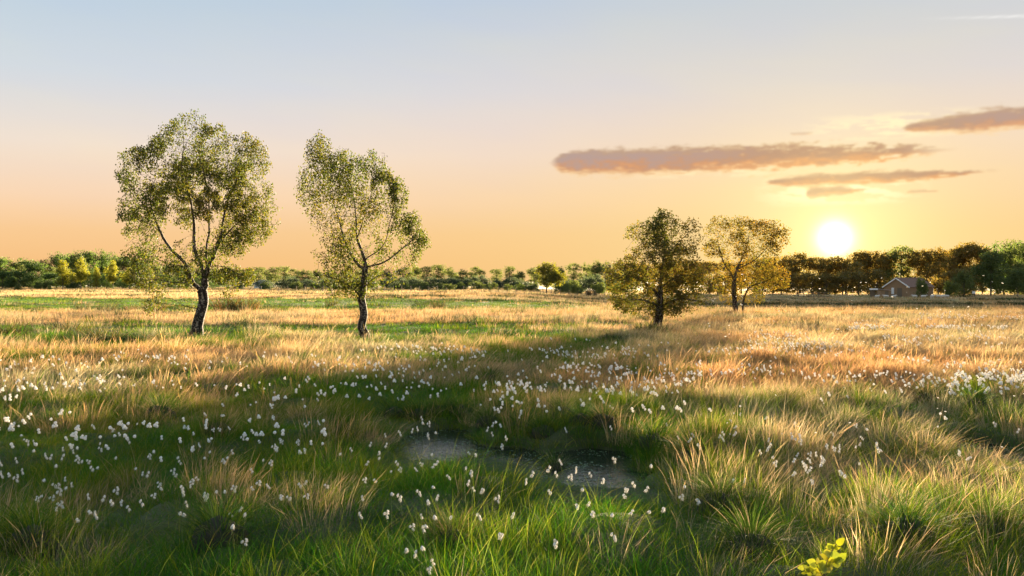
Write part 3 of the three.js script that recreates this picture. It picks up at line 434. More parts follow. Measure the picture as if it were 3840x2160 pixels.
growTree(thing('birch_tree', 'large rounded birch with leaning dark trunk and drooping yellow lower branch at left', 'tree'), {
  bx: 735, by: 1266, d: 30, seed: 11, leaf: 0.066, perNode: 14, tones: birchTones, hang: 0.14, trunkR: 0.165, points: 5200, droop: 0.25, bark: birchBark,
  stems: [[-1, [[735, 1272], [739, 1235], [750, 1190], [764, 1140], [758, 1098], [748, 1085]]], [0, [[748, 1088], [725, 1063], [711, 1029], [690, 985], [650, 945], [590, 850], [560, 740]]], [0, [[758, 1098], [769, 1060], [759, 1009], [732, 935], [728, 833], [711, 739], [684, 651], [690, 520]]], [1, [[769, 1050], [779, 1020], [772, 955], [786, 867], [799, 766, 0.4], [792, 678, 0.6], [760, 560, 0.5]]], [1, [[779, 1010], [792, 982], [826, 901], [847, 779], [890, 680], [910, 580]]], [1, [[711, 1029], [670, 1000, -0.4], [610, 990, -0.6], [540, 965, -0.7]]], [1, [[826, 905], [880, 850], [950, 800], [1000, 760]]], [1, [[785, 1015], [830, 1000, 0.5], [880, 1010, 0.7], [930, 1036, 0.8]]], [0, [[752, 1160], [705, 1150, 0.3], [660, 1120, 0.5], [610, 1128, 0.6], [585, 1150, 0.6]]], [0, [[764, 1130], [800, 1105, -0.3], [840, 1112, -0.5]]], [1, [[725, 1063], [660, 1060, 0.5], [600, 1050, 0.7], [560, 1060, 0.8]]], [1, [[728, 833], [690, 770, -0.7], [650, 660, -1.0], [600, 590, -1.0]]]],
  bare: [9],
  lobes: [[700, 560, 140, 125, 1.2], [800, 525, 80, 70, 1.0], [725, 455, 55, 55, 1.1], [570, 640, 130, 115, 1.0], [890, 600, 125, 115, 1.0], [530, 790, 85, 120, 0.8], [960, 780, 90, 130, 0.8], [745, 740, 190, 130, 0.33], [545, 950, 95, 70, 1.2], [600, 1040, 110, 55, 0.9], [585, 1130, 45, 50, 1.3], [880, 1030, 95, 34, 1.0], [725, 1145, 38, 28, 0.8], [720, 950, 150, 60, 0.3], [660, 1010, 70, 40, 0.7], [880, 900, 80, 60, 0.35]],
});
growTree(thing('birch_tree', 'slender weeping birch with crooked trunk, second tree from the left', 'tree'), {
  bx: 1370, by: 1270, d: 29.2, seed: 23, leaf: 0.066, perNode: 10.5, tones: birchTones, hang: 0.26, trunkR: 0.125, points: 3900, droop: 0.45, bark: birchBark,
  stems: [[-1, [[1374, 1276], [1364, 1245], [1357, 1219], [1366, 1180], [1360, 1140], [1352, 1115]]], [0, [[1352, 1118], [1327, 1083], [1279, 1050, 0.2], [1212, 1029, 0.4]]], [0, [[1355, 1120], [1362, 1085], [1370, 1023], [1367, 968], [1340, 887], [1333, 793], [1313, 685], [1279, 597]]], [1, [[1370, 985], [1374, 970], [1435, 930, 0.3], [1469, 847, 0.5], [1489, 739, 0.5], [1480, 690, 0.5]]], [1, [[1350, 1000], [1327, 968], [1286, 901, -0.4], [1252, 793, -0.6], [1218, 664, -0.6], [1195, 560, -0.5]]], [1, [[1340, 890], [1380, 800, 0.4], [1410, 700, 0.6], [1415, 620, 0.5]]], [0, [[1367, 1185], [1385, 1175], [1401, 1158], [1408, 1117], [1425, 1094]]], [1, [[1370, 1000], [1440, 985, 0.4], [1520, 930, 0.5], [1570, 880, 0.4]]], [1, [[1362, 1075], [1410, 1040, 0.3], [1470, 1020, 0.5]]]],
  bare: [6],
  lobes: [[1198, 565, 55, 75, 1.2], [1165, 690, 55, 95, 1.1], [1280, 650, 100, 110, 1.0], [1405, 625, 62, 75, 1.2], [1280, 800, 130, 115, 0.75], [1430, 800, 95, 110, 0.7], [1490, 720, 45, 70, 0.9], [1540, 860, 60, 85, 0.9], [1290, 950, 125, 75, 0.9], [1480, 950, 100, 65, 0.8], [1260, 1035, 95, 42, 1.1], [1440, 1030, 85, 40, 1.1], [1245, 1095, 34, 30, 1.2], [1330, 1060, 60, 40, 0.8]],
});
growTree(thing('oak_tree', 'broad bushy tree with low dense foliage and pale trunk left of the sun', 'tree'), {
  bx: 2466, by: 1248, d: 36, y0: EYE - (1248 - HZ) / F * 36, seed: 37, side: 0.05, leaf: 0.082, perNode: 9.5, tones: [[0.125, 0.11, 0.010], [0.09, 0.10, 0.010], [0.16, 0.11, 0.012]], hang: 0, trunkR: 0.165, points: 4600, bark: birchBark,
  stems: [[-1, [[2466, 1256], [2469, 1207], [2474, 1170], [2475, 1120], [2478, 1060], [2484, 1000], [2490, 920], [2491, 860]]], [0, [[2475, 1120], [2440, 1080, 0.3], [2401, 1051, 0.4], [2340, 1030, 0.4]]], [0, [[2476, 1080], [2530, 1040, 0.3], [2600, 1030, 0.4]]], [0, [[2482, 1010], [2430, 940, -0.3], [2400, 880, -0.3]]], [0, [[2486, 970], [2540, 910, 0.3], [2580, 870, 0.3]]], [0, [[2473, 1150], [2410, 1125, 0.6], [2350, 1120, 0.8]]], [0, [[2473, 1150], [2540, 1120, 0.4], [2620, 1130, 0.5]]]],
  lobes: [[2490, 865, 95, 70, 0.8], [2490, 806, 24, 26, 1.2], [2409, 880, 62, 58, 0.9], [2580, 885, 62, 70, 0.9], [2480, 950, 150, 60, 0.8], [2350, 1030, 95, 65, 1.5], [2350, 1115, 85, 52, 1.8], [2455, 1085, 125, 80, 1.4], [2606, 1040, 70, 70, 1.6], [2625, 1125, 62, 48, 1.7], [2460, 1158, 150, 26, 1.7]],
});
growTree(thing('twin_stemmed_tree', 'twin-stemmed flat-topped tree nearest the sun', 'tree'), {
  bx: 2765, by: 1190, d: 54, y0: EYE - (1190 - HZ) / F * 54, seed: 51, side: 0.05, leaf: 0.105, perNode: 11, tones: [[0.16, 0.115, 0.010], [0.12, 0.105, 0.010], [0.19, 0.115, 0.012]], hang: 0, trunkR: 0.17, points: 3600, bark: birchBark,  // orange glow beside the sun is put into these leaf tones
  stems: [[-1, [[2761, 1198], [2758, 1150], [2753, 1100], [2752, 1058], [2740, 1020], [2714, 985], [2690, 900]]], [0, [[2768, 1196], [2783, 1170], [2789, 1133], [2811, 1077], [2850, 1062], [2885, 1050]]], [0, [[2752, 1060], [2766, 1002], [2796, 946], [2810, 870]]], [1, [[2766, 1010], [2830, 970, 0.4], [2890, 900, 0.5]]], [0, [[2753, 1110], [2720, 1085, 0.6], [2690, 1060, 0.8]]]],
  lobes: [[2692, 850, 48, 40, 1.1], [2778, 857, 95, 45, 1.1], [2871, 866, 75, 45, 1.1], [2922, 890, 42, 45, 1.0], [2664, 915, 34, 55, 1.0], [2755, 920, 125, 55, 0.9], [2852, 940, 80, 55, 1.0], [2722, 1055, 55, 50, 1.0], [2778, 1040, 105, 62, 0.9], [2871, 1015, 70, 55, 1.0], [2910, 1050, 55, 42, 1.0], [2722, 1118, 36, 20, 1.2], [2815, 1118, 55, 28, 1.1]],
});

// ---------------------------------------------------------------- woods and bushes beyond the heath
function crownProto(seed, lobes, n, leaf, tones, trunk, trunkName = 'trunk') { // unit height, foot at the origin
  const R = rng(seed), LV = new Leaves(), o = new THREE.Group(), vol = lobes.reduce((s, l) => s + l[3] * l[4], 0);
  for (const [cx, cy, cz, r, ry] of lobes) {
    const clumps = 26, per = Math.round(n * r * ry / vol / clumps);
    for (let c = 0; c < clumps; c++) {
      let x = R() * 2 - 1, y = R() * 2 - 1, z = R() * 2 - 1; const l = Math.hypot(x, y, z) || 1, q = 0.62 + 0.42 * R(); x *= q / l; y *= q / l; z *= q / l; const v = 0.8 + 0.4 * R(), cr = 0.2 + 0.2 * R();
      for (let k = 0; k < per; k++) { const g = () => (R() + R() + R() - 1.5) * 1.3; const t = tones[Math.floor(R() * tones.length)], w = v * (0.8 + 0.4 * R()), s = leaf * (0.6 + 0.8 * R()); const yy = cy + (y + g() * cr) * ry; if (yy < 0) continue; LV.leaf(cx + (x + g() * cr) * r, yy, cz + (z + g() * cr) * r, s, s * 0.75, R, t.map((q2) => q2 * w)); }
    }
  }
  if (trunk) { const segs = [], [tr, th] = trunk, br = lobes.slice(0, 5); segs.push([0, -0.02, 0, tr, 0.004, th * 0.5, 0, tr * 0.8], [0.004, th * 0.5, 0, tr * 0.8, 0, th, 0, tr * 0.6]); br.forEach(([cx, cy, cz]) => segs.push([0, th * (0.8 + 0.2 * R()), 0, tr * 0.45, cx * 0.8, Math.max(cy, th), cz * 0.8, tr * 0.15])); part(trunkName, tubeMesh(segs, 5), oakBark, o); }
  part('crown', LV.geometry(), leafMat, o); return o;
}
const darkT = [[0.085, 0.14, 0.022], [0.095, 0.15, 0.022], [0.075, 0.13, 0.022]], midT = [[0.13, 0.16, 0.03], [0.12, 0.15, 0.03]], goldT = [[0.28, 0.26, 0.014], [0.23, 0.24, 0.014]], glareT = [[0.24, 0.15, 0.022], [0.20, 0.145, 0.022], [0.17, 0.145, 0.022]], willowT = [[0.085, 0.11, 0.05], [0.07, 0.10, 0.045]], brownT = [[0.09, 0.07, 0.02], [0.07, 0.06, 0.02]], palerT = [[0.10, 0.13, 0.025], [0.08, 0.12, 0.02]];  // right wood tones have the orange sun glare put into the leaf colour
const domeLobes = (R, k, w, y0, y1, r0, r1) => Array.from({ length: k }, () => { const a = R() * 6.28, q = Math.sqrt(R()) * w, y = lerp(y0, y1, R()), r = lerp(r0, r1, R()); return [Math.cos(a) * q * (1 - 0.6 * ss(0.5, 1, y)), Math.min(y, 1 - r * 0.85), Math.sin(a) * q * (1 - 0.6 * ss(0.5, 1, y)), r, r * (0.75 + 0.3 * R())]; });
const P = {};
[0, 1, 2, 3].forEach((v) => { const R = rng(300 + v); P['dark' + v] = crownProto(310 + v, [[0, 0.80, 0, 0.17, 0.18], ...domeLobes(R, 9, 0.26, 0.3, 0.85, 0.13, 0.2), ...domeLobes(R, 5, 0.28, 0.1, 0.3, 0.13, 0.18)], 6200, 0.03, darkT, [0.02, 0.4]); P['mid' + v] = crownProto(330 + v, [[0, 0.82, 0, 0.16, 0.17], ...domeLobes(R, 9, 0.3, 0.35, 0.85, 0.12, 0.19), ...domeLobes(R, 4, 0.3, 0.12, 0.3, 0.12, 0.17)], 5600, 0.03, midT, [0.02, 0.4]); P['warm' + v] = crownProto(350 + v, [[0, 0.82, 0, 0.16, 0.17], ...domeLobes(R, 9, 0.3, 0.35, 0.85, 0.12, 0.19), ...domeLobes(R, 4, 0.3, 0.12, 0.3, 0.12, 0.17)], 5600, 0.03, glareT, [0.02, 0.4]); });
[0, 1].forEach((v) => { const R = rng(400 + v); P['gold' + v] = crownProto(410 + v, [[0, 0.9, 0, 0.09, 0.1], [0, 0.75, 0, 0.14, 0.16], ...domeLobes(R, 7, 0.17, 0.22, 0.7, 0.11, 0.16)], 4200, 0.03, goldT, [0.016, 0.4]); P['willow' + v] = crownProto(430 + v, [[0, 0.6, 0, 0.42, 0.38], ...domeLobes(R, 8, 0.6, 0.2, 0.6, 0.26, 0.38)], 4200, 0.06, willowT, [0.03, 0.25], 'stem'); P['bush' + v] = crownProto(450 + v, [[0, 0.55, 0, 0.4, 0.42], ...domeLobes(R, 6, 0.5, 0.15, 0.6, 0.25, 0.35)], 2600, 0.07, v ? palerT : midT, [0.03, 0.25], 'stem'); });
P.scrub = crownProto(470, [[0, 0.5, 0, 0.5, 0.4], ...domeLobes(rng(471), 5, 0.8, 0.2, 0.5, 0.3, 0.4)], 1800, 0.08, brownT, [0.03, 0.25], 'stem');
P.round = crownProto(480, [[0, 0.80, 0, 0.2, 0.19], ...domeLobes(rng(481), 12, 0.36, 0.3, 0.78, 0.15, 0.2)], 9000, 0.034, [[0.19, 0.18, 0.014], [0.16, 0.16, 0.014]], [0.022, 0.3]);
P.tuft = crownProto(490, [[0, 0.86, 0, 0.24, 0.13], [-0.2, 0.8, 0.05, 0.14, 0.1], [0.2, 0.82, -0.04, 0.15, 0.1], [0.05, 0.66, 0.1, 0.18, 0.12], [-0.1, 0.5, 0, 0.22, 0.14], [0.12, 0.36, 0, 0.24, 0.16], [-0.05, 0.2, 0, 0.26, 0.18]], 4000, 0.03, midT, [0.018, 0.8]);
const treeTop = { pale: 1.05 }, treeBox = {}; // width of a prototype at unit height, to size copies by the measured width
for (const k in P) { const b = new THREE.Box3().setFromObject(P[k]); treeBox[k] = Math.max(b.max.x - b.min.x, 0.2); treeTop[k] = b.max.y * 0.97; }
function stand(kind, px, top, d, widthPx, name, label, category, group, i) {
  const [x, z] = at(px, d), g = heightAt(x, z), h = EYE + (HZ - top) / F * d - g, c = copyOf(P[kind], name, label, category, group), w = widthPx / F * d / treeBox[kind];
  c.position.set(x, g - 0.05, z); c.rotation.y = hash2(i, Math.round(px)) * 6.28; c.scale.set(w * 1.05, h / treeTop[kind], w * 1.05); return c;
}
const row = (list, name, category, group, say) => list.forEach(([kind, px, top, d, w], i) => stand(kind, px, top, d, w, name, say(i), category, group, i));
const ordinal = (i, n) => i < n / 2 ? `${ORD[i]} from its left end` : `${ORD[n - 1 - i]} from its right end`;
const leftWood = [[-130, 960], [-70, 965], [-10, 962], [38, 972], [88, 966], [135, 984], [170, 968], [212, 944], [252, 948], [290, 943], [330, 938], [372, 934], [415, 946], [462, 960], [510, 975], [565, 985], [622, 992], [680, 996], [740, 1000], [800, 1002], [855, 1000]].map(([px, top], i) => [(i % 3 ? 'dark' : 'mid') + (i % 4), px, top, 285 + (i * 37) % 30, 92 + (i * 29) % 30]);
row(leftWood, 'wood_tree', 'tree', 'trees of the left-hand wood', (i) => `dark green tree in the back row of the left-hand wood, ${ordinal(i, leftWood.length)}`);
const under = [[-80, 1010], [10, 1016], [70, 1012], [120, 1020], [190, 1018], [270, 1012], [340, 1015], [400, 1020], [460, 1016], [540, 1024], [620, 1026], [700, 1025], [770, 1028]].map(([px, top], i) => ['dark' + (i % 4), px, top, 268, 90]);
row(under, 'understorey_tree', 'tree', 'low trees along the foot of the left-hand wood', (i) => `low dark tree at the foot of the left-hand wood, ${ordinal(i, under.length)}`);
[['gold0', 235, 972, 238, 70, 'bright yellow-green pointed birch standing alone before the left wood'], ['gold1', 303, 966, 256, 72, 'tall yellow-green birch right of the pointed lone birch'], ['gold0', 362, 1000, 250, 40, 'small slim yellow-green birch in the left wood edge'], ['gold1', 424, 976, 250, 62, 'yellow-green birch with white stems near the large birch'], ['gold1', 486, 1002, 248, 70, 'yellow-green birch half hidden behind the large birch'], ['gold0', 560, 1005, 248, 60, 'pale birch seen through the lower left of the large birch'], ['gold1', 850, 1012, 250, 60, 'yellow-green birch seen right of the large birch trunk']].forEach(([k, px, top, d, w, label], i) => stand(k, px, top, d, w, 'young_birch', label, 'tree', 'young birches before the left wood', i));
[['bush1', 66, 1056, 215, 38, 'small yellow-green bush at far left before the wood'], ['bush1', 145, 1049, 235, 34, 'yellow-green bush left of the lone pointed birch'], ['bush0', 172, 1052, 238, 28, 'small green bush touching the yellow-green one at left'], ['bush1', 187, 1066, 228, 16, 'tiny bush beside the lone pointed birch']].forEach(([k, px, top, d, w, label], i) => stand(k, px, top, d, w, 'bush', label, 'bush', 'bushes before the left wood', i));
const farRow = [['mid0', 905, 1006], ['mid1', 940, 1006], ['tuft', 971, 1000], ['mid2', 1003, 1008], ['tuft', 1033, 1000], ['tuft', 1068, 997], ['mid3', 1106, 1007], ['mid0', 1145, 1009], ['mid1', 1190, 1008], ['mid2', 1240, 1010], ['mid3', 1300, 1010], ['mid0', 1350, 1008], ['mid1', 1400, 1008], ['mid2', 1450, 1006], ['mid3', 1514, 1000], ['mid1', 1560, 994], ['tuft', 1601, 998], ['tuft', 1645, 991], ['mid2', 1688, 999], ['mid0', 1737, 1009], ['mid3', 1788, 999], ['tuft', 1862, 1008], ['tuft', 1911, 997], ['mid1', 1949, 1014], ['mid2', 2003, 999], ['mid3', 2098, 1000], ['tuft', 2150, 986], ['mid0', 2198, 984], ['mid1', 2237, 973], ['mid2', 2275, 978], ['mid3', 2320, 985], ['mid0', 2370, 988]].map(([k, px, top], i) => [k, px, top, 380 + (i * 53) % 40, 66 + (i * 31) % 22]);
row(farRow, 'hedgerow_tree', 'tree', 'trees of the far hedgerow', (i) => `hazy rounded tree in the far hedgerow at centre, ${i < 16 ? ORD[i] + ' from its left end' : ORD[farRow.length - 1 - i] + ' from its right end'}`);
const willows = [[905, 1040], [985, 1044], [1080, 1034], [1150, 1042], [1220, 1040], [1300, 1040], [1370, 1042], [1440, 1040], [1500, 1038], [1552, 1034], [1610, 1036], [1672, 1031], [1710, 1040], [1748, 1037], [1802, 1029], [1862, 1042], [1916, 1037], [1965, 1048], [2128, 1042], [2193, 1029], [2237, 1026], [2290, 1034], [2340, 1036]].map(([px, top], i) => ['willow' + (i % 2), px, top, 255 + (i * 17) % 20, 78 + (i * 23) % 24]);
row(willows, 'willow_bush', 'bush', 'grey-green willow bushes before the hedgerow', (i) => `grey-green domed willow bush before the far hedgerow, ${ordinal(i, willows.length)}`);
const lowers = [[1000, 1056], [1110, 1054], [1180, 1057], [1260, 1058], [1330, 1056], [1490, 1057], [1530, 1058], [1590, 1054], [1650, 1058], [1730, 1055], [1790, 1052], [1845, 1056], [1950, 1058], [2000, 1058], [2100, 1058], [2170, 1056], [2250, 1054], [2310, 1058]].map(([px, top], i) => ['bush' + (i % 3 ? 0 : 1), px, top, 232, 58]);
row(lowers, 'hedge_bush', 'bush', 'low bushes along the foot of the hedgerow', (i) => `low green bush along the foot of the far hedgerow, ${ordinal(i, lowers.length)}`);
[['bush0', 1683, 1061, 205, 58, 'rounded pale bush standing forward of the hedgerow, left of the round tree'], ['bush0', 1902, 1062, 205, 36, 'small round bush standing forward just left of the round tree'], ['bush1', 1530, 1061, 215, 18, 'tiny light green sapling before the hedgerow'], ['bush1', 1835, 1066, 210, 16, 'tiny light green sapling right of the forward bush'], ['scrub', 2215, 1073, 185, 52, 'low brown scrub bush between the round tree and the bushy tree'], ['scrub', 1420, 1081, 190, 30, 'low dark scrub in the field right of the slender birch'], ['bush0', 2150, 1046, 222, 74, 'green bush right beside the round tree']].forEach(([k, px, top, d, w, label], i) => stand(k, px, top, d, w, 'field_bush', label, 'bush', 'single bushes in the field', i));
stand('round', 2050, 980, 195, 124, 'round_tree', 'single round golden-green tree in the middle of the far field', 'tree', null, 1);
const rightWood = [['mid0', 2420, 990], ['mid1', 2480, 985], ['mid2', 2540, 985], ['mid3', 2600, 980], ['mid0', 2660, 978], ['mid1', 2720, 972], ['mid2', 2780, 968], ['mid3', 2840, 966], ['mid0', 2900, 962], ['dark1', 2950, 956], ['mid2', 2998, 942], ['dark3', 3050, 960], ['mid0', 3098, 964], ['dark1', 3135, 974], ['mid2', 3172, 956], ['dark3', 3215, 938], ['mid0', 3255, 940], ['dark1', 3297, 939], ['mid2', 3335, 936], ['tuft', 3379, 921], ['dark3', 3428, 941], ['mid0', 3474, 932], ['dark1', 3518, 925], ['mid2', 3548, 932], ['dark3', 3580, 925], ['mid1', 3616, 909], ['dark1', 3652, 905], ['mid2', 3684, 910], ['dark3', 3752, 905], ['mid0', 3790, 899], ['dark1', 3828, 904], ['mid2', 3880, 900], ['dark3', 3950, 895], ['mid0', 4030, 890]].map(([k, px, top], i) => [px > 3700 ? k : k.replace(/mid|dark/, 'warm'), px, top, 238 + (i * 41) % 22, 122 + (i * 19) % 34]);  // trees nearer the sun take the leaf colours tinted with its orange glare
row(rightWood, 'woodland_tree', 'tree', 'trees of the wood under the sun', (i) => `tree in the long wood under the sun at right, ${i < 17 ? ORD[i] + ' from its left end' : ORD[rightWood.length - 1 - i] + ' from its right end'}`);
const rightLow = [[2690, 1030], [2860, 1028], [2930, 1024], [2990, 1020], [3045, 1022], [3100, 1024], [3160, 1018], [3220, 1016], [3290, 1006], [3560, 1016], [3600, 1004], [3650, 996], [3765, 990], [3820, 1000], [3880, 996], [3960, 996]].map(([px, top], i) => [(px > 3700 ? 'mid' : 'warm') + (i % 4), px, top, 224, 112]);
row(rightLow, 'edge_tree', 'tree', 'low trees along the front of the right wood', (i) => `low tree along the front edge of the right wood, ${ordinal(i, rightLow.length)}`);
[['bush0', 3455, 1034, 176, 50, 'bush growing in front of the barn roof'], ['bush0', 3562, 1046, 180, 60, 'dark bush at the right end of the barn'], ['mid1', 3615, 1010, 190, 100, 'brownish tree between the barn and the pale green tree']].forEach(([k, px, top, d, w, label], i) => stand(k, px, top, d, w, 'yard_bush', label, 'bush', 'bushes round the barn', i));
P.pale = crownProto(499, [[0, 0.84, 0, 0.15, 0.16], ...domeLobes(rng(498), 11, 0.25, 0.2, 0.8, 0.13, 0.2)], 7000, 0.03, palerT, [0.02, 0.3]); treeBox.pale = 0.7;
stand('pale', 3716, 930, 200, 110, 'pale_green_tree', 'tall pale green tree standing forward of the right wood', 'tree', null, 2); stand('pale', 3815, 1002, 195, 80, 'pale_green_tree', 'lower pale green tree near the right edge of the photo', 'tree', null, 3);

// ---------------------------------------------------------------- barn, shelter, sheep, fences, far house
const mat = (r, g, b, rough = 0.9) => new THREE.MeshStandardMaterial({ color: new THREE.Color().setRGB(r, g, b), roughness: rough });
const box = (w, h, d, x, y, z) => new THREE.BoxGeometry(w, h, d).translate(x, y, z);
const slab = (pts, depth, z) => new THREE.ExtrudeGeometry(new THREE.Shape(pts.map(([x, y]) => new THREE.Vector2(x, y))), { depth, bevelEnabled: false }).translate(0, 0, z);
const white = mat(0.75, 0.73, 0.70), brick = mat(0.27, 0.17, 0.09), tileM = mat(0.19, 0.10, 0.065), glass = new THREE.MeshStandardMaterial({ color: 0x1a2024, roughness: 0.1 }), timber = mat(0.16, 0.12, 0.08), ironM = mat(0.10, 0.10, 0.10, 0.6);
function house(o, { w, len, eave, ridge, wallM, roofM, turn, pos, rows = 14 }) {
  part('gable_wall', slab([[-w / 2, 0], [w / 2, 0], [w / 2, eave], [0, ridge - 0.12], [-w / 2, eave]], 0.25, -0.25), wallM, o);
  part('rear_wall', slab([[-w / 2, 0], [w / 2, 0], [w / 2, eave], [0, ridge - 0.12], [-w / 2, eave]], 0.25, -len), wallM, o);
  for (const s of [-1, 1]) part('side_wall', box(0.25, eave, len - 0.5, s * (w / 2 - 0.125), eave / 2, -len / 2), wallM, o);
  const sl = Math.hypot(w / 2 + 0.3, (ridge - eave) * (1 + 0.6 / w)), ang = Math.atan2(ridge - eave, w / 2);
  for (const s of [-1, 1]) { const r = new THREE.Group(); r.name = 'roof_slope'; r.position.set(0, ridge, -len / 2); r.rotation.z = -s * ang; o.add(r); const n = rows, nc = Math.max(10, Math.round(len / 0.6)); const course = new THREE.BoxGeometry(sl / n * 1.12, 0.045, len + 0.5); for (let k = 0; k < n; k++) { const m = part('tile_course', course, roofM, r); m.position.set(s * (k + 0.5) * sl / n, 0.03, 0); m.rotation.z = s * 0.05; } void nc; }
  for (const s of [-1, 1]) { const b = part('bargeboard', box(sl, 0.24, 0.05, s * sl / 2, 0, 0), white, o); b.position.set(0, ridge - 0.03, 0.27); b.rotation.z = -s * ang; }
  part('ridge_cap', new THREE.CylinderGeometry(0.09, 0.09, len + 0.5, 8).rotateX(Math.PI / 2).translate(0, ridge + 0.05, -len / 2), roofM, o);
  o.rotation.y = turn; o.position.set(...pos);
}
{
  const d = 190, [x, z] = at(3361, d), g = heightAt(x, z), o = thing('barn', 'low brick barn with tiled roof and white gable boards beneath the wood at right', 'barn');
  house(o, { w: 5.4, len: 12, eave: 2.3, ridge: 4.1, wallM: brick, roofM: tileM, turn: -0.85, pos: [x, g, z] });
  const win = new THREE.Group(); win.name = 'window'; o.add(win); part('frame', box(0.55, 1.35, 0.06, -0.75, 1.35, 0.03), white, win); part('pane', box(0.36, 1.1, 0.02, -0.75, 1.38, 0.07), mat(0.7, 0.7, 0.68, 0.2), win);
  const dr = new THREE.Group(); dr.name = 'door'; o.add(dr); part('leaf', box(1.0, 2.0, 0.06, 0.75, 1.0, 0.03), timber, dr); part('handle', box(0.05, 0.2, 0.05, 0.4, 1.0, 0.08), ironM, dr);
  const a = thing('lean_to', 'small pinkish lean-to shed beside the barn gable', 'shed'), [ax, az] = at(3314, 188); part('wall', box(2.0, 1.5, 1.6, 0, 0.75, 0), brick, a); const rf = part('roof', box(2.4, 0.08, 2.0, 0, 0, 0), mat(0.45, 0.36, 0.33), a); rf.position.y = 1.62; rf.rotation.z = -0.12; part('door', box(0.7, 1.3, 0.04, 0.3, 0.65, 0.83), timber, a); a.position.set(ax, heightAt(ax, az), az);
  const s = thing('field_shelter', 'tiny open hut with flat white roof left of the barn', 'shelter'), [sx, sz] = at(3276, 182), sg = heightAt(sx, sz); part('roof', box(1.25, 0.32, 1.2, 0, 1.75, 0), white, s); for (const [i, j] of [[-1, -1], [1, -1], [-1, 1], [1, 1]]) part('post', box(0.09, 1.6, 0.09, i * 0.5, 0.8, j * 0.48), timber, s); part('back_wall', box(1.0, 1.4, 0.05, 0, 0.8, -0.5), timber, s); for (const y of [0.45, 0.85]) part('rail', box(1.0, 0.08, 0.04, 0, y, 0.5), timber, s); s.position.set(sx, sg, sz);
  const t = thing('storage_box', 'small white box under the trees right of the barn', 'box'), [tx, tz] = at(3652, 186); part('body', box(0.5, 0.42, 0.4, 0, 1.0, 0), white, t); part('lid', box(0.56, 0.06, 0.46, 0, 1.24, 0), white, t); for (const i of [-1, 1]) part('leg', box(0.07, 0.8, 0.3, i * 0.18, 0.4, 0), timber, t); t.position.set(tx, heightAt(tx, tz), tz);
  const h = thing('white_house', 'small white house half hidden in the far trees right of the large birch', 'house'), [hx, hz] = at(990, 282); house(h, { w: 3.6, len: 6, eave: 1.5, ridge: 2.7, wallM: white, roofM: mat(0.16, 0.15, 0.15), turn: 0.5, pos: [hx, heightAt(hx, hz), hz], rows: 8 }); const w2 = new THREE.Group(); w2.name = 'window'; h.add(w2); part('frame', box(0.9, 0.9, 0.06, 0, 1.2, 0.03), timber, w2); part('pane', box(0.7, 0.7, 0.02, 0, 1.2, 0.07), glass, w2);
}
{ // sheep: one woolly body each, with head and legs
  const capsule = (a, b, ra, rb, n = 10, m = 8) => { const A = new THREE.Vector3(...a), B = new THREE.Vector3(...b), D = new THREE.Vector3().subVectors(B, A), len = D.length(), pts = []; for (let i = 0; i <= m; i++) { const t = -Math.PI / 2 + i / m * Math.PI, y = Math.sin(t), r = Math.cos(t); pts.push(new THREE.Vector2(Math.max(0.001, r * lerp(ra, rb, (y + 1) / 2)), (y < 0 ? y * ra : len + y * rb))); } const g = new THREE.LatheGeometry(pts, n); g.applyQuaternion(new THREE.Quaternion().setFromUnitVectors(new THREE.Vector3(0, 1, 0), D.normalize())); g.translate(...a); return g; };
  const woolG = capsule([-0.36, 0.62, 0], [0.34, 0.64, 0], 0.27, 0.25, 14, 12); { const p = woolG.attributes.position; for (let i = 0; i < p.count; i++) { const f = 1 + 0.09 * vnoise(p.getX(i) * 9, p.getY(i) * 9 + p.getZ(i) * 7); p.setXYZ(i, p.getX(i), 0.63 + (p.getY(i) - 0.63) * f, p.getZ(i) * f); } woolG.computeVertexNormals(); }
  const neckG = capsule([0.42, 0.72, 0], [0.62, 0.86, 0], 0.14, 0.11), headG = capsule([0.62, 0.9, 0], [0.84, 0.78, 0], 0.10, 0.06);
  const body = mergeGeometries([woolG, neckG, headG, ...[[-0.38, 0.12], [-0.38, -0.12], [0.34, 0.12], [0.34, -0.12]].flatMap(([x, z]) => [capsule([x, 0.5, z], [x + (x < 0 ? -0.05 : 0), 0.27, z], 0.09, 0.05), capsule([x + (x < 0 ? -0.05 : 0), 0.27, z], [x, 0.03, z], 0.045, 0.035)]), ...[-1, 1].map((s) => capsule([0.62, 0.95, s * 0.08], [0.58, 0.95, s * 0.19], 0.035, 0.02)), capsule([-0.6, 0.7, 0], [-0.66, 0.5, 0], 0.05, 0.03)]);
  const wool = mat(0.58, 0.52, 0.45, 1);
  [[3289, 'leftmost sheep, grazing below the small white-roofed hut'], [3322, 'sheep grazing in front of the lean-to shed'], [3352, 'sheep grazing before the barn window'], [3430, 'sheep grazing before the barn roof end'], [3464, 'sheep grazing under the bush by the barn'], [3496, 'left sheep of the group of four right of the barn'], [3520, 'second sheep of the group of four right of the barn'], [3536, 'third sheep of the group of four right of the barn'], [3551, 'rightmost sheep of the group at the wood edge']].forEach(([px, label], i) => { const m = new THREE.Mesh(body, wool), [x, z] = at(px, 165 + (i * 3) % 5); m.name = numbered('sheep'); m.castShadow = m.receiveShadow = true; m.position.set(x, heightAt(x, z), z); m.rotation.y = [0.3, 2.8, 0.1, 3.0, -0.4, 0.5, 2.6, 0.2, 3.3][i]; m.scale.setScalar(0.78); scene.add(m); tag(m, label, 'sheep', 'sheep grazing before the barn'); });
}
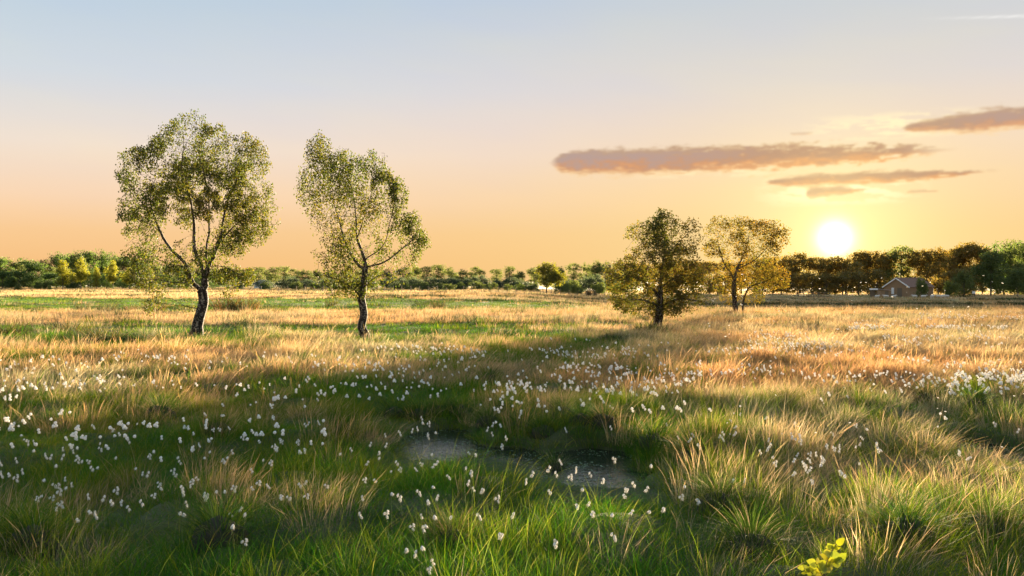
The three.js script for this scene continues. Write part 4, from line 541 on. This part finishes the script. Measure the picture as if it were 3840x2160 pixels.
{ // post and wire fence across the far field, rail fence below the sun
  const f = thing('wire_fence', 'thin post and wire fence running across the far field at centre', 'fence'), post = new THREE.CylinderGeometry(0.055, 0.065, 1.25, 6).translate(0, 0.55, 0), tops = [];
  for (let i = 0; i < 44; i++) { const px = 880 + i * 33, [x, z] = at(px, 172 - 10 * Math.sin(i / 9)), y = heightAt(x, z), m = part('post', post, timber, f); m.position.set(x, y, z); m.rotation.z = (hash2(i, 2) - 0.5) * 0.12; tops.push([x, y, z]); }
  for (const h of [0.55, 1.0]) part('wire', tubeMesh(tops.slice(1).map(([x, y, z], i) => [tops[i][0], tops[i][1] + h, tops[i][2], 0.008, x, y + h, z, 0.008]), 4), ironM, f);
  const r = thing('rail_fence', 'wooden rail fence at the foot of the wood, left below the sun', 'fence'); const [ax, az] = at(2995, 176), [bx, bz] = at(3110, 170), n = 6, p2 = []; for (let i = 0; i <= n; i++) { const x = lerp(ax, bx, i / n), z = lerp(az, bz, i / n), y = heightAt(x, z); part('post', post, timber, r).position.set(x, y, z); p2.push([x, y, z]); }
  for (const h of [0.4, 0.75, 1.08]) for (let i = 0; i < n; i++) { const a = p2[i], b = p2[i + 1], m = part('rail', box(Math.hypot(b[0] - a[0], b[2] - a[2]), 0.09, 0.04, 0, 0, 0), timber, r); m.position.set((a[0] + b[0]) / 2, (a[1] + b[1]) / 2 + h, (a[2] + b[2]) / 2 + 0.07); m.rotation.y = -Math.atan2(b[2] - a[2], b[0] - a[0]); }
}

// ---------------------------------------------------------------- the birch sapling at the bottom edge
{
  const o = thing('birch_sapling', 'young sapling with glowing yellow-green leaves at the bottom edge of the photo', 'sapling'), R = rng(808), d = 5.35, [x, z] = at(3095, d), y = heightAt(x, z);
  const topY = EYE + (HZ - 2062) / F * d - y, L = (px, py, dz = 0) => [(px - 3095) / F * d, EYE + (HZ - py) / F * d - y, dz];
  const leafG = (() => { const s = new THREE.Shape(); s.moveTo(0, 0); s.bezierCurveTo(0.55, 0.08, 0.5, 0.6, 0, 1); s.bezierCurveTo(-0.5, 0.6, -0.55, 0.08, 0, 0); const g = new THREE.ShapeGeometry(s, 5), p = g.attributes.position; for (let i = 0; i < p.count; i++) p.setZ(i, 0.28 * Math.abs(p.getX(i)) - 0.12 * p.getY(i) ** 2); g.computeVertexNormals(); return g; })();
  const lm = [leafy([0.34, 0.36, 0.012], 0.55, 0.6), leafy([0.28, 0.33, 0.016], 0.55, 0.6), leafy([0.42, 0.38, 0.02], 0.55, 0.6)], sm = mat(0.10, 0.06, 0.035, 0.7);
  const stems = [[L(3085, 2300), L(3088, 2160, 0.02), L(3105, 2090, 0.02), L(3140, 2042, 0)], [L(3088, 2170, 0.02), L(3062, 2125, 0.05), L(3048, 2100, 0.06)], [L(3090, 2165, 0.02), L(3130, 2120, -0.03), L(3162, 2108, -0.04)], [L(3086, 2190, 0), L(3040, 2145, 0.02), L(3012, 2128, 0.03)]];
  stems.forEach((s, k) => {
    const c = new THREE.CatmullRomCurve3(s.map((q) => new THREE.Vector3(...q))); part(k ? 'twig' : 'stem', new THREE.TubeGeometry(c, 12, k ? 0.0022 : 0.0035, 5), sm, o);
    const n = k ? 8 : 15; for (let i = 0; i < n; i++) { const t = (k ? 0.25 : 0.42) + (k ? 0.75 : 0.58) * (i + R() * 0.6) / n, p = c.getPoint(Math.min(1, t)), m = part('leaf', leafG, lm[Math.floor(R() * 3)], o), sz = (0.040 + 0.028 * R()); m.position.copy(p).add(new THREE.Vector3(R() - 0.5, R() - 0.5, R() - 0.5).multiplyScalar(0.012)); m.scale.setScalar(sz); m.rotation.set((R() - 0.5) * 1.4, (R() - 0.5) * 1.6, (i % 2 ? 1 : -1) * (0.6 + R() * 1.1)); }
  });
  void topY; o.position.set(x, y, z);
}
renderer.render(scene, camera);
